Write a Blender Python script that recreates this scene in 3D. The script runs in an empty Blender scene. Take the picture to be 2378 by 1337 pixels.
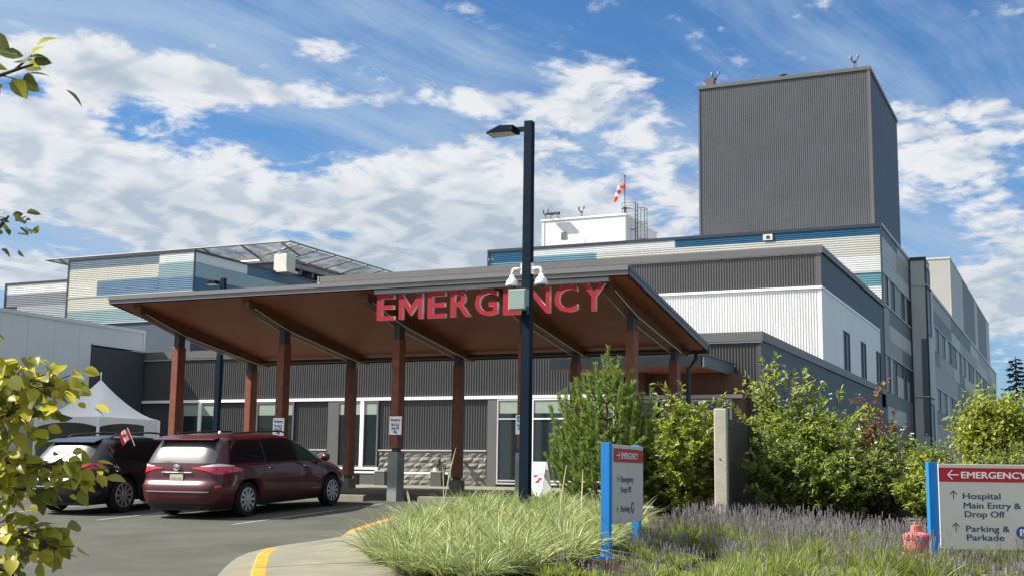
import bpy, bmesh, math, random
import numpy as np
from mathutils import Vector, Matrix

# ------------------------------------------------------------------ scene, camera, light
S = bpy.context.scene
col = S.collection
rad = math.radians

cam_d = bpy.data.cameras.new('camera')
cam_d.sensor_width = 36.0
cam_d.lens = 36.0 * 2863.83 / 2378.0
cam_d.clip_start = 0.1
cam_d.clip_end = 6000
cam = bpy.data.objects.new('camera', cam_d)
col.objects.link(cam)
_yaw, _pit, _rol = rad(24.575), rad(8.467), rad(0.7744)
_f = Vector((-math.sin(_yaw) * math.cos(_pit), math.cos(_yaw) * math.cos(_pit), math.sin(_pit)))
_r = Vector((math.cos(_yaw), math.sin(_yaw), 0))
_u = _r.cross(_f)
_r2 = math.cos(_rol) * _r + math.sin(_rol) * _u
_u2 = -math.sin(_rol) * _r + math.cos(_rol) * _u
cam.matrix_world = Matrix(((_r2.x, _u2.x, -_f.x, 0), (_r2.y, _u2.y, -_f.y, 0), (_r2.z, _u2.z, -_f.z, 1.6), (0, 0, 0, 1)))
S.camera = cam

SUN_EL, SUN_AZ = rad(44), rad(67)          # azimuth measured from -Y towards -X
to_sun = Vector((-math.sin(SUN_AZ) * math.cos(SUN_EL), -math.cos(SUN_AZ) * math.cos(SUN_EL), math.sin(SUN_EL)))
sun_d = bpy.data.lights.new('sun', 'SUN')
sun_d.energy = 4.2
sun_d.angle = rad(0.53)
sun_d.color = (1.0, 0.94, 0.85)
sun = bpy.data.objects.new('sun', sun_d)
col.objects.link(sun)
sun.rotation_euler = to_sun.to_track_quat('Z', 'Y').to_euler()

S.view_settings.view_transform = 'Standard'
S.view_settings.look = 'None'
S.view_settings.exposure = 1.45
S.view_settings.gamma = 1.0
S.cycles.max_bounces = 6
S.cycles.transparent_max_bounces = 6
S.cycles.use_adaptive_sampling = True
S.cycles.use_denoising = True

# ---- sky: Nishita plus procedural clouds laid out by direction
W = bpy.data.worlds.new('World')
S.world = W
W.use_nodes = True
nt = W.node_tree
nt.nodes.clear()


class NG:
    """small helper for building node graphs"""
    def __init__(self, tree):
        self.t = tree

    def n(self, typ, **kw):
        nd = self.t.nodes.new(typ)
        for k, v in kw.items():
            setattr(nd, k, v)
        return nd

    def l(self, a, b):
        self.t.links.new(a, b)

    def put(self, sock, v):
        if hasattr(v, 'is_output'):
            self.t.links.new(v, sock)
        else:
            sock.default_value = v

    def m(self, op, a, b=None, c=None, clamp=False):
        nd = self.n('ShaderNodeMath', operation=op, use_clamp=clamp)
        self.put(nd.inputs[0], a)
        if b is not None:
            self.put(nd.inputs[1], b)
        if c is not None:
            self.put(nd.inputs[2], c)
        return nd.outputs[0]

    def v(self, op, a, b=None):
        nd = self.n('ShaderNodeVectorMath', operation=op)
        self.put(nd.inputs[0], a)
        if b is not None:
            self.put(nd.inputs[1], b)
        return nd.outputs['Value'] if op in ('DOT_PRODUCT', 'LENGTH') else nd.outputs['Vector']

    def comb(self, x, y, z=0.0):
        nd = self.n('ShaderNodeCombineXYZ')
        self.put(nd.inputs[0], x)
        self.put(nd.inputs[1], y)
        self.put(nd.inputs[2], z)
        return nd.outputs[0]

    def noise(self, vec, scale, detail=6, rough=0.55, dist=0.0, lac=2.0):
        nd = self.n('ShaderNodeTexNoise')
        self.put(nd.inputs['Vector'], vec)
        nd.inputs['Scale'].default_value = scale
        nd.inputs['Detail'].default_value = detail
        nd.inputs['Roughness'].default_value = rough
        nd.inputs['Distortion'].default_value = dist
        nd.inputs['Lacunarity'].default_value = lac
        return nd.outputs['Fac']

    def ramp(self, fac, lo, hi, a=0.0, b=1.0, smooth=True):
        nd = self.n('ShaderNodeMapRange', interpolation_type='SMOOTHSTEP' if smooth else 'LINEAR')
        self.put(nd.inputs['Value'], fac)
        nd.inputs['From Min'].default_value = lo
        nd.inputs['From Max'].default_value = hi
        nd.inputs['To Min'].default_value = a
        nd.inputs['To Max'].default_value = b
        return nd.outputs['Result']

    def mix(self, fac, a, b):
        nd = self.n('ShaderNodeMix', data_type='RGBA')
        self.put(nd.inputs[0], fac)
        self.put(nd.inputs[6], a)
        self.put(nd.inputs[7], b)
        return nd.outputs[2]


G = NG(nt)
tc = G.n('ShaderNodeTexCoord')
D = tc.outputs['Generated']
sky = G.n('ShaderNodeTexSky', sky_type='NISHITA')
sky.sun_disc = False
sky.sun_elevation = SUN_EL
sky.sun_rotation = rad(180 + 67)
sky.air_density = 1.0
sky.dust_density = 0.6
sky.ozone_density = 2.0
sep = G.n('ShaderNodeSeparateXYZ')
G.l(D, sep.inputs[0])
dx, dy, dz = sep.outputs
zc = G.m('ADD', G.m('MAXIMUM', dz, 0.0), 0.20)
pu = G.m('DIVIDE', dx, zc)
pv = G.m('DIVIDE', dy, zc)
plane = G.comb(pu, pv, 0.0)
# tangent coordinates about one fixed direction of the sky (for placing cloud banks)
c0 = Vector((-0.41, 0.90, 0.147)).normalized()
cr = Vector((c0.y, -c0.x, 0)).normalized()
cu = cr.cross(c0)
dn = G.m('MAXIMUM', G.v('DOT_PRODUCT', D, tuple(c0)), 0.12)
tx = G.m('DIVIDE', G.v('DOT_PRODUCT', D, tuple(cr)), dn)
ty = G.m('DIVIDE', G.v('DOT_PRODUCT', D, tuple(cu)), dn)


def bank(px, py, sx, sy, w, tilt=0.0):
    """a soft elliptical bias: centre and radii in thousandths of the tangent plane"""
    cx, cy = (px - 1189) / 2864.0, (668 - py) / 2864.0
    ca, sa = math.cos(tilt), math.sin(tilt)
    ax = G.m('SUBTRACT', tx, cx)
    ay = G.m('SUBTRACT', ty, cy)
    a = G.m('ADD', G.m('MULTIPLY', ax, ca * 2864.0 / sx), G.m('MULTIPLY', ay, sa * 2864.0 / sx))
    b = G.m('ADD', G.m('MULTIPLY', ax, -sa * 2864.0 / sy), G.m('MULTIPLY', ay, ca * 2864.0 / sy))
    r2 = G.m('ADD', G.m('MULTIPLY', a, a), G.m('MULTIPLY', b, b))
    return G.m('MULTIPLY', G.m('EXPONENT', G.m('MULTIPLY', r2, -1.0)), w)


banks = [
    (120, 160, 300, 66, .28, -.08), (430, 200, 330, 58, .30, -.16), (640, 224, 110, 28, .16, -.15),
    (150, 400, 470, 130, .27, -.22), (520, 480, 420, 95, .24, -.10), (60, 290, 200, 60, .14, 0),
    (1000, 430, 330, 150, .24, 0), (1230, 520, 400, 110, .20, 0), (760, 110, 100, 45, .16, 0),
    (1330, 210, 260, 120, .20, 0), (1500, 500, 260, 90, .20, 0), (2240, 290, 280, 170, .22, 0), (2300, 480, 160, 90, .16, 0),
    (2300, 640, 260, 120, .26, 0), (1189, 640, 1700, 80, .16, 0), (200, 640, 500, 60, .14, 0),
    (740, 290, 230, 40, -.34, -.08), (60, 212, 90, 24, -.24, 0), (100, 562, 190, 24, -.44, -.12),
    (670, 375, 70, 60, -.20, 0), (1000, 290, 120, 28, -.20, -.1), (1570, 200, 110, 60, -.30, -.4),
    (700, 60, 600, 60, -.12, -.1), (2180, 560, 140, 60, -.26, 0), (1800, 60, 700, 110, -.16, -.2),
    (1450, 450, 90, 30, -.22, -.3), (1100, 120, 120, 50, -.14, 0),
]
bias = 0.0
for bk in banks:
    bias = G.m('ADD', bias, bank(*bk))
# cumulus: large masses broken up by two finer fields
q1 = G.v('ADD', plane, (3.1, 7.7, 0.0))
n1 = G.noise(q1, 1.7, 5, .55, .25)
n2 = G.noise(G.v('ADD', plane, (11.3, 2.4, 0.0)), 8.5, 8, .60, .35)
n3 = G.noise(G.v('ADD', plane, (1.3, 22.4, 0.0)), 25.0, 5, .6, .3)
fine = G.m('ADD', G.m('MULTIPLY', G.m('SUBTRACT', n2, 0.5), 1.05), G.m('MULTIPLY', G.m('SUBTRACT', n3, 0.5), 0.36))
dens = G.m('ADD', G.m('ADD', n1, fine), bias)
cum = G.ramp(dens, .53, .76)
# the same fields sampled a little towards the sun give soft self shading
n2s = G.noise(G.v('ADD', plane, (11.3 - .035, 2.4 - .009, 0.0)), 8.5, 3, .5, .35)
n2b = G.noise(G.v('ADD', plane, (11.3, 2.4, 0.0)), 8.5, 3, .5, .35)
n1b = G.noise(G.v('ADD', plane, (7.9, 31.0, 0.0)), 3.2, 5, .6, .3)
shade = G.m('ADD', G.ramp(G.m('ADD', G.m('ADD', n1, bias), G.m('MULTIPLY', n1b, .5)), .85, 1.45, 0.0, .75), G.m('ADD', G.ramp(G.m('SUBTRACT', n2s, n2b), -.12, .14, -.18, .42), G.ramp(ty, .10, .02, 0.0, .35)), None, True)
# cirrus streaks, all running one way over the sky
sd = Vector((math.sin(rad(20)), math.cos(rad(20)), 0))
sn = Vector((sd.y, -sd.x, 0))
su = G.v('DOT_PRODUCT', plane, tuple(sd))
sv = G.v('DOT_PRODUCT', plane, tuple(sn))
wob = G.m('MULTIPLY', G.noise(plane, .8, 3, .5), .55)
st = G.comb(G.m('MULTIPLY', su, .16), G.m('ADD', sv, wob), 3.0)
c1 = G.noise(st, 3.6, 8, .66, .10)
c2 = G.noise(G.v('ADD', plane, (5.0, 1.0, 8.0)), .6, 4, .55)
c3 = G.noise(G.v('ADD', plane, (15.0, 9.0, 8.0)), 9.0, 5, .6, .4)
cir = G.ramp(G.m('ADD', G.m('ADD', c1, G.m('MULTIPLY', G.m('SUBTRACT', c2, .5), .5)), G.m('MULTIPLY', G.m('SUBTRACT', c3, .5), .16)), .29, .66, 0.0, .86)
# thin haze of cloud towards the horizon
low = G.ramp(dz, .0, .22, .50, 0.0)
tint = G.n('ShaderNodeMix', data_type='RGBA', blend_type='MULTIPLY')
tint.inputs[0].default_value = 1.0
G.l(sky.outputs['Color'], tint.inputs[6])
tint.inputs[7].default_value = (.44, .74, 1.0, 1)
skyc = G.mix(low, tint.outputs[2], (2.3, 3.3, 4.8, 1))
# out of view, added white brightens sun side and overhead sky as fill light
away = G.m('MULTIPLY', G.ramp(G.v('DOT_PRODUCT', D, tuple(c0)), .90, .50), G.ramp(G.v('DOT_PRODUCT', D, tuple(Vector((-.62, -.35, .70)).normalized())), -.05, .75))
cirmix = G.mix(cir, skyc, (3.1, 4.1, 5.4, 1))
cumcol = G.mix(shade, (6.4, 6.5, 6.55, 1), (3.4, 4.0, 4.7, 1))
full = G.mix(G.m('MULTIPLY', cum, .94), cirmix, cumcol)
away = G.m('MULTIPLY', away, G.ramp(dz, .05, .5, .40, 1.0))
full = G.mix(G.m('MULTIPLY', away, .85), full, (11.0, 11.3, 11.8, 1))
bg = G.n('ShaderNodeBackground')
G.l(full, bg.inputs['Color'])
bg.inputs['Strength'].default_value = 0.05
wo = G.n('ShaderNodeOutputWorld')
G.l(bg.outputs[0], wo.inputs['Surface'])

# ------------------------------------------------------------------ helpers
rng = np.random.default_rng(7)
random.seed(7)
MATS = {}


def mat(name, color, rough=.6, metal=0.0, var=.12, vscale=3.0, bump=0.0, bscale=30.0, spec=.5, coat=0.0,
        transl=0.0, stain=0.0, streak=False, tcol=None):
    if name in MATS:
        return MATS[name]
    m = bpy.data.materials.new(name)
    m.use_nodes = True
    t = m.node_tree
    g = NG(t)
    b = t.nodes['Principled BSDF']
    out = t.nodes['Material Output']
    co = g.n('ShaderNodeTexCoord').outputs['Object']
    c = tuple(color) + (1,)
    if var > 0:
        f = g.ramp(g.noise(co, vscale, 5, .6), .3, .7)
        lo = tuple(max(0, x * (1 - var)) for x in color) + (1,)
        hi = tuple(min(1, x * (1 + var)) for x in color) + (1,)
        c = g.mix(f, lo, hi)
    if stain > 0:
        vec = co
        if streak:
            mp = g.n('ShaderNodeMapping')
            mp.inputs['Scale'].default_value = (1.6, 1.6, .12)
            g.l(co, mp.inputs['Vector'])
            vec = mp.outputs[0]
        f2 = g.ramp(g.noise(vec, .9 if not streak else 2.2, 8, .65), .48, .75, 0.0, stain)
        c = g.mix(f2, c, tuple(x * .5 for x in color) + (1,))
    g.put(b.inputs['Base Color'], c)
    b.inputs['Roughness'].default_value = rough
    b.inputs['Metallic'].default_value = metal
    b.inputs['Specular IOR Level'].default_value = spec
    if coat:
        b.inputs['Coat Weight'].default_value = coat
        b.inputs['Coat Roughness'].default_value = .04
    if bump > 0:
        bn = g.n('ShaderNodeBump')
        bn.inputs['Strength'].default_value = bump
        bn.inputs['Distance'].default_value = .02
        g.l(g.noise(co, bscale, 6, .65), bn.inputs['Height'])
        g.l(bn.outputs[0], b.inputs['Normal'])
    if transl > 0:
        tr = g.n('ShaderNodeBsdfTranslucent')
        tcc = tcol or tuple(min(1, x * 1.6) for x in color)
        tr.inputs['Color'].default_value = tuple(tcc) + (1,)
        mx = g.n('ShaderNodeMixShader')
        mx.inputs[0].default_value = transl
        g.l(b.outputs[0], mx.inputs[1])
        g.l(tr.outputs[0], mx.inputs[2])
        g.l(mx.outputs[0], out.inputs['Surface'])
    MATS[name] = m
    return m


def tag(o, label=None, cat=None, group=None, kind=None):
    if label: o['label'] = label
    if cat: o['category'] = cat
    if group: o['group'] = group
    if kind: o['kind'] = kind
    return o


def thing(name, label, cat, loc=(0, 0, 0), rot=(0, 0, 0), group=None):
    o = bpy.data.objects.new(name, None)
    o.empty_display_size = .3
    col.objects.link(o)
    o.location = loc
    o.rotation_euler = rot
    return tag(o, label, cat, group)


def root_of(o):
    while o.parent:
        o = o.parent
    return o


def link_mesh(name, me, parent=None, mats=()):
    for m in mats:
        me.materials.append(m)
    o = bpy.data.objects.new(name, me)
    col.objects.link(o)
    if parent is not None:
        o.parent = parent
    return o


class MB:
    """collects polygons, then links them as one mesh object"""
    def __init__(self):
        self.v, self.f, self.mi = [], [], []
        self.marks = []

    def mark(self):
        self.marks.append((len(self.v), len(self.f)))

    def build_each(self, name, mats, parent=None, **kw):
        """one mesh object per primitive added"""
        ms = self.marks + [(len(self.v), len(self.f))]
        out = []
        for (v0, f0), (v1, f1) in zip(ms[:-1], ms[1:]):
            if f1 == f0: continue
            b = MB()
            b.v = self.v[v0:v1]
            b.f = [tuple(i - v0 for i in f) for f in self.f[f0:f1]]
            b.mi = self.mi[f0:f1]
            out.append(b.build(name, mats, parent, **kw))
        return out

    def poly(self, pts, mi=0):
        i = len(self.v)
        self.v += [tuple(p) for p in pts]
        self.f.append(tuple(range(i, i + len(pts))))
        self.mi.append(mi)

    def box(self, x0, x1, y0, y1, z0, z1, mi=0):
        self.mark()
        if x0 > x1: x0, x1 = x1, x0
        if y0 > y1: y0, y1 = y1, y0
        if z0 > z1: z0, z1 = z1, z0
        i = len(self.v)
        self.v += [(x0, y0, z0), (x1, y0, z0), (x1, y1, z0), (x0, y1, z0), (x0, y0, z1), (x1, y0, z1), (x1, y1, z1), (x0, y1, z1)]
        for q in ((0, 3, 2, 1), (4, 5, 6, 7), (0, 1, 5, 4), (1, 2, 6, 5), (2, 3, 7, 6), (3, 0, 4, 7)):
            self.f.append(tuple(i + k for k in q))
            self.mi.append(mi)
        return self

    def prism(self, pts, vec, mi=0):
        """polygon pts swept by vec"""
        self.mark()
        n = len(pts)
        i = len(self.v)
        vec = Vector(vec)
        self.v += [tuple(p) for p in pts] + [tuple(Vector(p) + vec) for p in pts]
        nrm = Vector((0, 0, 0))
        for k in range(n):
            a, b = Vector(pts[k]), Vector(pts[(k + 1) % n])
            nrm += a.cross(b)
        flip = nrm.dot(vec) > 0
        a = tuple(range(i, i + n)); b = tuple(range(i + n, i + 2 * n))
        self.f.append(a[::-1] if flip else a); self.mi.append(mi)
        self.f.append(b if flip else b[::-1]); self.mi.append(mi)
        for k in range(n):
            k2 = (k + 1) % n
            q = (i + k, i + k2, i + n + k2, i + n + k)
            self.f.append(q if flip else q[::-1]); self.mi.append(mi)
        return self

    def tube(self, path, r, n=8, mi=0, cap=True):
        self.mark()
        path = [Vector(p) for p in path]
        rs = r if isinstance(r, (list, tuple)) else [r] * len(path)
        rings = []
        for k, p in enumerate(path):
            t = (path[min(k + 1, len(path) - 1)] - path[max(k - 1, 0)]).normalized()
            a = Vector((0, 0, 1)) if abs(t.z) < .9 else Vector((1, 0, 0))
            u = t.cross(a).normalized(); w = t.cross(u)
            i = len(self.v)
            for j in range(n):
                an = 2 * math.pi * j / n
                self.v.append(tuple(p + (u * math.cos(an) + w * math.sin(an)) * rs[k]))
            rings.append(i)
        for k in range(len(rings) - 1):
            for j in range(n):
                j2 = (j + 1) % n
                self.f.append((rings[k] + j, rings[k] + j2, rings[k + 1] + j2, rings[k + 1] + j)); self.mi.append(mi)
        if cap:
            self.f.append(tuple(rings[0] + j for j in range(n))[::-1]); self.mi.append(mi)
            self.f.append(tuple(rings[-1] + j for j in range(n))); self.mi.append(mi)
        return self

    def lathe(self, prof, origin, n=20, mi=0, axis='z'):
        ox, oy, oz = origin
        rings = []
        for (r, h) in prof:
            i = len(self.v)
            for j in range(n):
                an = 2 * math.pi * j / n
                c, s = math.cos(an) * r, math.sin(an) * r
                if axis == 'z': self.v.append((ox + c, oy + s, oz + h))
                elif axis == 'x': self.v.append((ox + h, oy + c, oz + s))
                else: self.v.append((ox + s, oy + h, oz + c))
            rings.append(i)
        for k in range(len(rings) - 1):
            for j in range(n):
                j2 = (j + 1) % n
                self.f.append((rings[k] + j, rings[k] + j2, rings[k + 1] + j2, rings[k + 1] + j)); self.mi.append(mi)
        self.f.append(tuple(rings[0] + j for j in range(n))[::-1]); self.mi.append(mi)
        self.f.append(tuple(rings[-1] + j for j in range(n))); self.mi.append(mi)
        return self

    def ribs(self, org, du, length, z0, z1, pitch, depth, nrm, mi=0, vertical=True, flat=.5):
        """trapezoid-ribbed metal sheet standing on org, running along du, ribs proud of the plane along nrm"""
        self.mark()
        org, du, nrm = Vector(org), Vector(du), Vector(nrm)
        span = length if vertical else (z1 - z0)
        n = max(1, int(round(span / pitch)))
        p = span / n
        pts = []
        sl = .12 * p
        for k in range(n):
            a = k * p
            pts += [(a, 0), (a + p * (1 - flat) - sl, 0), (a + p * (1 - flat), depth), (a + p - sl, depth)]
        pts.append((span, 0))
        for (a, da), (b, db) in zip(pts[:-1], pts[1:]):
            if b - a < 1e-6: continue
            if vertical:
                P = [org + du * a + nrm * da + Vector((0, 0, z0)), org + du * b + nrm * db + Vector((0, 0, z0)),
                     org + du * b + nrm * db + Vector((0, 0, z1)), org + du * a + nrm * da + Vector((0, 0, z1))]
            else:
                P = [org + nrm * da + Vector((0, 0, z0 + a)), org + du * length + nrm * da + Vector((0, 0, z0 + a)),
                     org + du * length + nrm * db + Vector((0, 0, z0 + b)), org + nrm * db + Vector((0, 0, z0 + b))]
            self.poly(P, mi)
        return self

    def build(self, name, mats, parent=None, smooth=False, local=False, merge=False, bevel=0.0):
        me = bpy.data.meshes.new(name)
        if parent is not None and not local:
            L = root_of(parent).location
            vs = [(a - L.x, b - L.y, c - L.z) for a, b, c in self.v]
        else:
            vs = self.v
        me.from_pydata(vs, [], self.f)
        if not isinstance(mats, (list, tuple)): mats = [mats]
        for m in mats: me.materials.append(m)
        if len(mats) > 1:
            me.polygons.foreach_set('material_index', self.mi)
        if merge or bevel:
            bm = bmesh.new(); bm.from_mesh(me)
            bmesh.ops.remove_doubles(bm, verts=bm.verts, dist=1e-4)
            if bevel:
                es = [e for e in bm.edges if len(e.link_faces) == 2 and e.calc_face_angle(0) > .5]
                bmesh.ops.bevel(bm, geom=es, offset=bevel, segments=2, affect='EDGES', profile=.5)
            bm.to_mesh(me); bm.free()
        if smooth:
            me.polygons.foreach_set('use_smooth', [True] * len(me.polygons))
        me.update()
        o = bpy.data.objects.new(name, me)
        col.objects.link(o)
        if parent is not None: o.parent = parent
        return o


def fast_mesh(name, verts, faces, mats, parent=None, mi=None, smooth=False):
    """numpy: verts (n,3), faces (m,k) all k-gons"""
    me = bpy.data.meshes.new(name)
    verts = np.asarray(verts, np.float32); faces = np.asarray(faces, np.int32)
    if parent is not None:
        verts = verts - np.array(root_of(parent).location, np.float32)
    m, k = faces.shape
    me.vertices.add(len(verts)); me.vertices.foreach_set('co', verts.ravel())
    me.loops.add(m * k); me.loops.foreach_set('vertex_index', faces.ravel())
    me.polygons.add(m); me.polygons.foreach_set('loop_start', np.arange(0, m * k, k, dtype=np.int32))
    for x in mats: me.materials.append(x)
    if mi is not None: me.polygons.foreach_set('material_index', np.asarray(mi, np.int32))
    if smooth: me.polygons.foreach_set('use_smooth', np.ones(m, bool))
    me.update(calc_edges=True); me.validate()
    o = bpy.data.objects.new(name, me); col.objects.link(o)
    if parent is not None: o.parent = parent
    return o


def text_mesh(txt, size, bold=0.0, extrude=0.0, spacing=1.0):
    cu_ = bpy.data.curves.new('lettering', 'FONT')
    cu_.body = txt; cu_.size = size; cu_.offset = bold; cu_.extrude = extrude
    cu_.space_character = spacing; cu_.resolution_u = 3
    o = bpy.data.objects.new('lettering', cu_)
    col.objects.link(o)
    bpy.context.view_layer.update()
    dg = bpy.context.evaluated_depsgraph_get()
    me = bpy.data.meshes.new_from_object(o.evaluated_get(dg))
    bpy.data.objects.remove(o); bpy.data.curves.remove(cu_)
    return me


def place_text(mb, txt, size, org, right, up, nrm, mi=0, bold=0.0, align='l', width=None, lift=.004):
    """add flat lettering to a MB; org is the left end of the base line"""
    me = text_mesh(txt, size, bold)
    vs = [v.co.copy() for v in me.vertices]
    if not vs: return
    xs = [v.x for v in vs]
    w = max(xs) - min(xs); x0 = min(xs)
    sc = 1.0 if width is None else width / w
    off = {'l': 0, 'c': -w * sc / 2, 'r': -w * sc}[align]
    org, right, up, nrm = Vector(org), Vector(right).normalized(), Vector(up).normalized(), Vector(nrm).normalized()
    i = len(mb.v)
    sy = sc if width is not None else 1.0
    for v in vs:
        mb.v.append(tuple(org + right * ((v.x - x0) * sc + off) + up * (v.y * (1.0 if width is not None else sy)) + nrm * lift))
    for p in me.polygons:
        mb.f.append(tuple(i + k for k in p.vertices)); mb.mi.append(mi)
    bpy.data.meshes.remove(me)


def bed_z(x, y):
    return g_h(y) + .134 - max(0.0, min(x, 6.0) + 5.0) * .048


def g_h(y):
    if y <= 0: return 0.0
    if y < 18: return .031 * y
    if y < 26.5: return .558 + .05 * (y - 18)
    return min(.983 + .02 * (y - 26.5), 1.10)


# ------------------------------------------------------------------ materials
asphalt = mat('asphalt', (.064, .065, .054), .9, var=.16, vscale=.8, bump=.4, bscale=150, stain=.34, spec=.2)
concrete = mat('pale_concrete', (.165, .155, .115), .85, var=.10, vscale=2.5, bump=.15, bscale=70, stain=.22, spec=.25)
conc_grey = mat('grey_concrete', (.22, .225, .21), .85, var=.14, vscale=3, bump=.25, bscale=50, stain=.3, spec=.25)
yellow_paint = mat('yellow_kerb_paint', (.52, .225, .022), .75, var=.14, vscale=7, stain=.32, spec=.25, bump=.2, bscale=90)
white_line = mat('worn_white_line', (.22, .22, .20), .8, var=.2, vscale=9, stain=.45, spec=.2)
soil = mat('mulch_soil', (.06, .042, .028), .95, var=.35, vscale=8, bump=.8, bscale=40, spec=.1)
grey_metal = mat('warm_grey_cladding', (.088, .085, .085), .5, var=.06, vscale=.6, spec=.4, stain=.10, streak=True)
grey_cap = mat('grey_metal_cap', (.105, .10, .10), .45, var=.06, vscale=.8, spec=.4)
grey_side = mat('shaded_side_cladding', (.044, .066, .092), .55, var=.05, vscale=.6, spec=.35)  # grey cladding; the blue shade of the side faces is in this colour
white_metal = mat('white_cladding', (.66, .66, .645), .5, var=.03, vscale=.7, spec=.4, stain=.05, streak=True)
cream_metal = mat('cream_cladding', (.53, .515, .455), .5, var=.03, vscale=.7, spec=.4, stain=.05, streak=True)
blue_metal = mat('deep_blue_cladding', (.012, .105, .20), .45, var=.08, vscale=.7, spec=.4)
teal_metal = mat('teal_cladding', (.13, .28, .33), .5, var=.06, vscale=.7, spec=.4)
teal_light = mat('pale_teal_cladding', (.25, .36, .38), .5, var=.06, vscale=.7, spec=.4)
steel_blue = mat('steel_blue_cladding', (.13, .22, .32), .5, var=.06, vscale=.7, spec=.4)
slate_metal = mat('slate_blue_cladding', (.15, .20, .25), .5, var=.06, vscale=.7, spec=.4)
panel_light = mat('light_grey_panel', (.36, .39, .385), .5, var=.05, vscale=.5, spec=.35)
panel_mid = mat('mid_grey_panel', (.235, .25, .25), .5, var=.05, vscale=.5, spec=.35)
panel_dark = mat('slate_panel', (.085, .105, .125), .5, var=.06, vscale=.5, spec=.35)
dark_trim = mat('dark_trim', (.022, .030, .038), .45, var=.08, spec=.4)
white_trim = mat('white_trim', (.82, .82, .80), .45, var=.03, spec=.4)
grey_trim = mat('light_grey_trim', (.42, .42, .41), .45, var=.05, spec=.4)
glass = mat('dark_window_glass', (.012, .020, .020), .05, var=.1, spec=.6)
glass_b = mat('grey_window_glass', (.030, .042, .048), .35, var=.15, spec=.14)
blind = mat('green_grey_blind', (.24, .30, .25), .35, var=.05, spec=.5)
roof_mat = mat('roof_membrane', (.30, .30, .29), .8, var=.1, vscale=.7)
wood = mat('stained_timber', (.185, .056, .024), .55, var=.22, vscale=6, spec=.35, stain=.15, streak=True)
wood_beam = mat('dark_glulam', (.115, .046, .026), .6, var=.2, vscale=6, spec=.3)
wood_ceil = mat('timber_soffit', (.25, .074, .034), .6, var=.10, vscale=1.2, spec=.3)
steel_dark = mat('dark_grey_steel', (.052, .052, .052), .55, metal=.2, var=.1, spec=.3)
red_face = mat('red_letter_face', (.30, .006, .018), .6, var=.05, spec=.2)
letter_side = mat('letter_return', (.62, .62, .62), .4, var=.05, spec=.4)
pole_black = mat('blue_black_pole', (.003, .011, .022), .6, var=.15, spec=.08)
cam_white = mat('camera_white', (.74, .75, .72), .35, var=.04, spec=.5)
box_grey = mat('enclosure_grey_green', (.20, .265, .24), .4, var=.04, spec=.45)
rubber = mat('black_rubber', (.012, .012, .013), .85, var=.15, spec=.2)
black_plastic = mat('black_plastic', (.015, .015, .016), .55, var=.1, spec=.4)
alloy = mat('alloy_wheel', (.40, .41, .42), .32, metal=.75, var=.06, spec=.5)
chrome = mat('chrome', (.75, .75, .76), .12, metal=1.0, var=.02)
red_paint = mat('maroon_car_paint', (.058, .0045, .008), .35, var=.03, coat=.6, spec=.3)
black_paint = mat('dark_navy_car_paint', (.005, .007, .010), .3, var=.04, coat=.6, spec=.3)
car_glass = mat('tinted_car_glass', (.006, .008, .010), .03, var=.05, spec=.7)
car_glass_g = mat('green_car_glass', (.012, .05, .034), .04, var=.1, spec=.7)
rear_glass = mat('rear_window_glass', (.030, .033, .036), .30, var=.25, vscale=4, spec=.55)
tail_red = mat('tail_lamp_red', (.48, .010, .016), .12, var=.05, coat=1.0)
tail_clear = mat('tail_lamp_clear', (.68, .62, .62), .12, var=.05, coat=1.0)
plate_mat = mat('licence_plate', (.46, .44, .30), .5, var=.15, vscale=20)
tent_white = mat('tent_fabric', (.84, .84, .82), .7, var=.04, vscale=2, transl=.25, tcol=(.8, .8, .78), bump=.15, bscale=6)
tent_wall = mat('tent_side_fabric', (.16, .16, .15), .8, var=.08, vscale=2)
sign_blue = mat('bright_blue_post', (.006, .17, .50), .4, var=.06, spec=.45)
sign_red = mat('sign_red', (.40, .010, .025), .45, var=.05, spec=.4)
sign_panel = mat('sign_panel_grey', (.54, .52, .46), .5, var=.03, spec=.4)
sign_white = mat('sign_white', (.82, .81, .80), .45, var=.03, spec=.4)
navy_text = mat('navy_lettering', (.020, .05, .13), .5, var=.04)
hyd_red = mat('hydrant_red', (.48, .115, .11), .7, var=.25, vscale=14, stain=.45, spec=.25, bump=.3, bscale=60)
bark = mat('grey_brown_bark', (.10, .075, .055), .9, var=.3, vscale=12, bump=.6, bscale=60, spec=.15)
twig_mat = mat('dark_twig', (.055, .045, .03), .8, var=.2, vscale=12, spec=.2)


def leafmat(name, c, tr=.35, tc_=None, rough=.45, spec=.35):
    return mat(name, c, rough, var=.28, vscale=2.2, transl=tr, tcol=tc_, spec=spec)


# ------------------------------------------------------------------ setting: ground, road, kerb, paths
def terrain(name, poly_fn, x0, x1, y0, y1, nx, ny, dz, m):
    xs = np.linspace(x0, x1, nx); ys = np.linspace(y0, y1, ny)
    vs = [(x, y, g_h(y) + dz) for y in ys for x in xs]
    fs = []
    for j in range(ny - 1):
        for i in range(nx - 1):
            a = j * nx + i
            if poly_fn is None or poly_fn((xs[i] + xs[i + 1]) / 2, (ys[j] + ys[j + 1]) / 2):
                fs.append((a, a + 1, a + nx + 1, a + nx))
    o = fast_mesh(name, vs, fs, [m])
    o['kind'] = 'structure'
    return o


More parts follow.
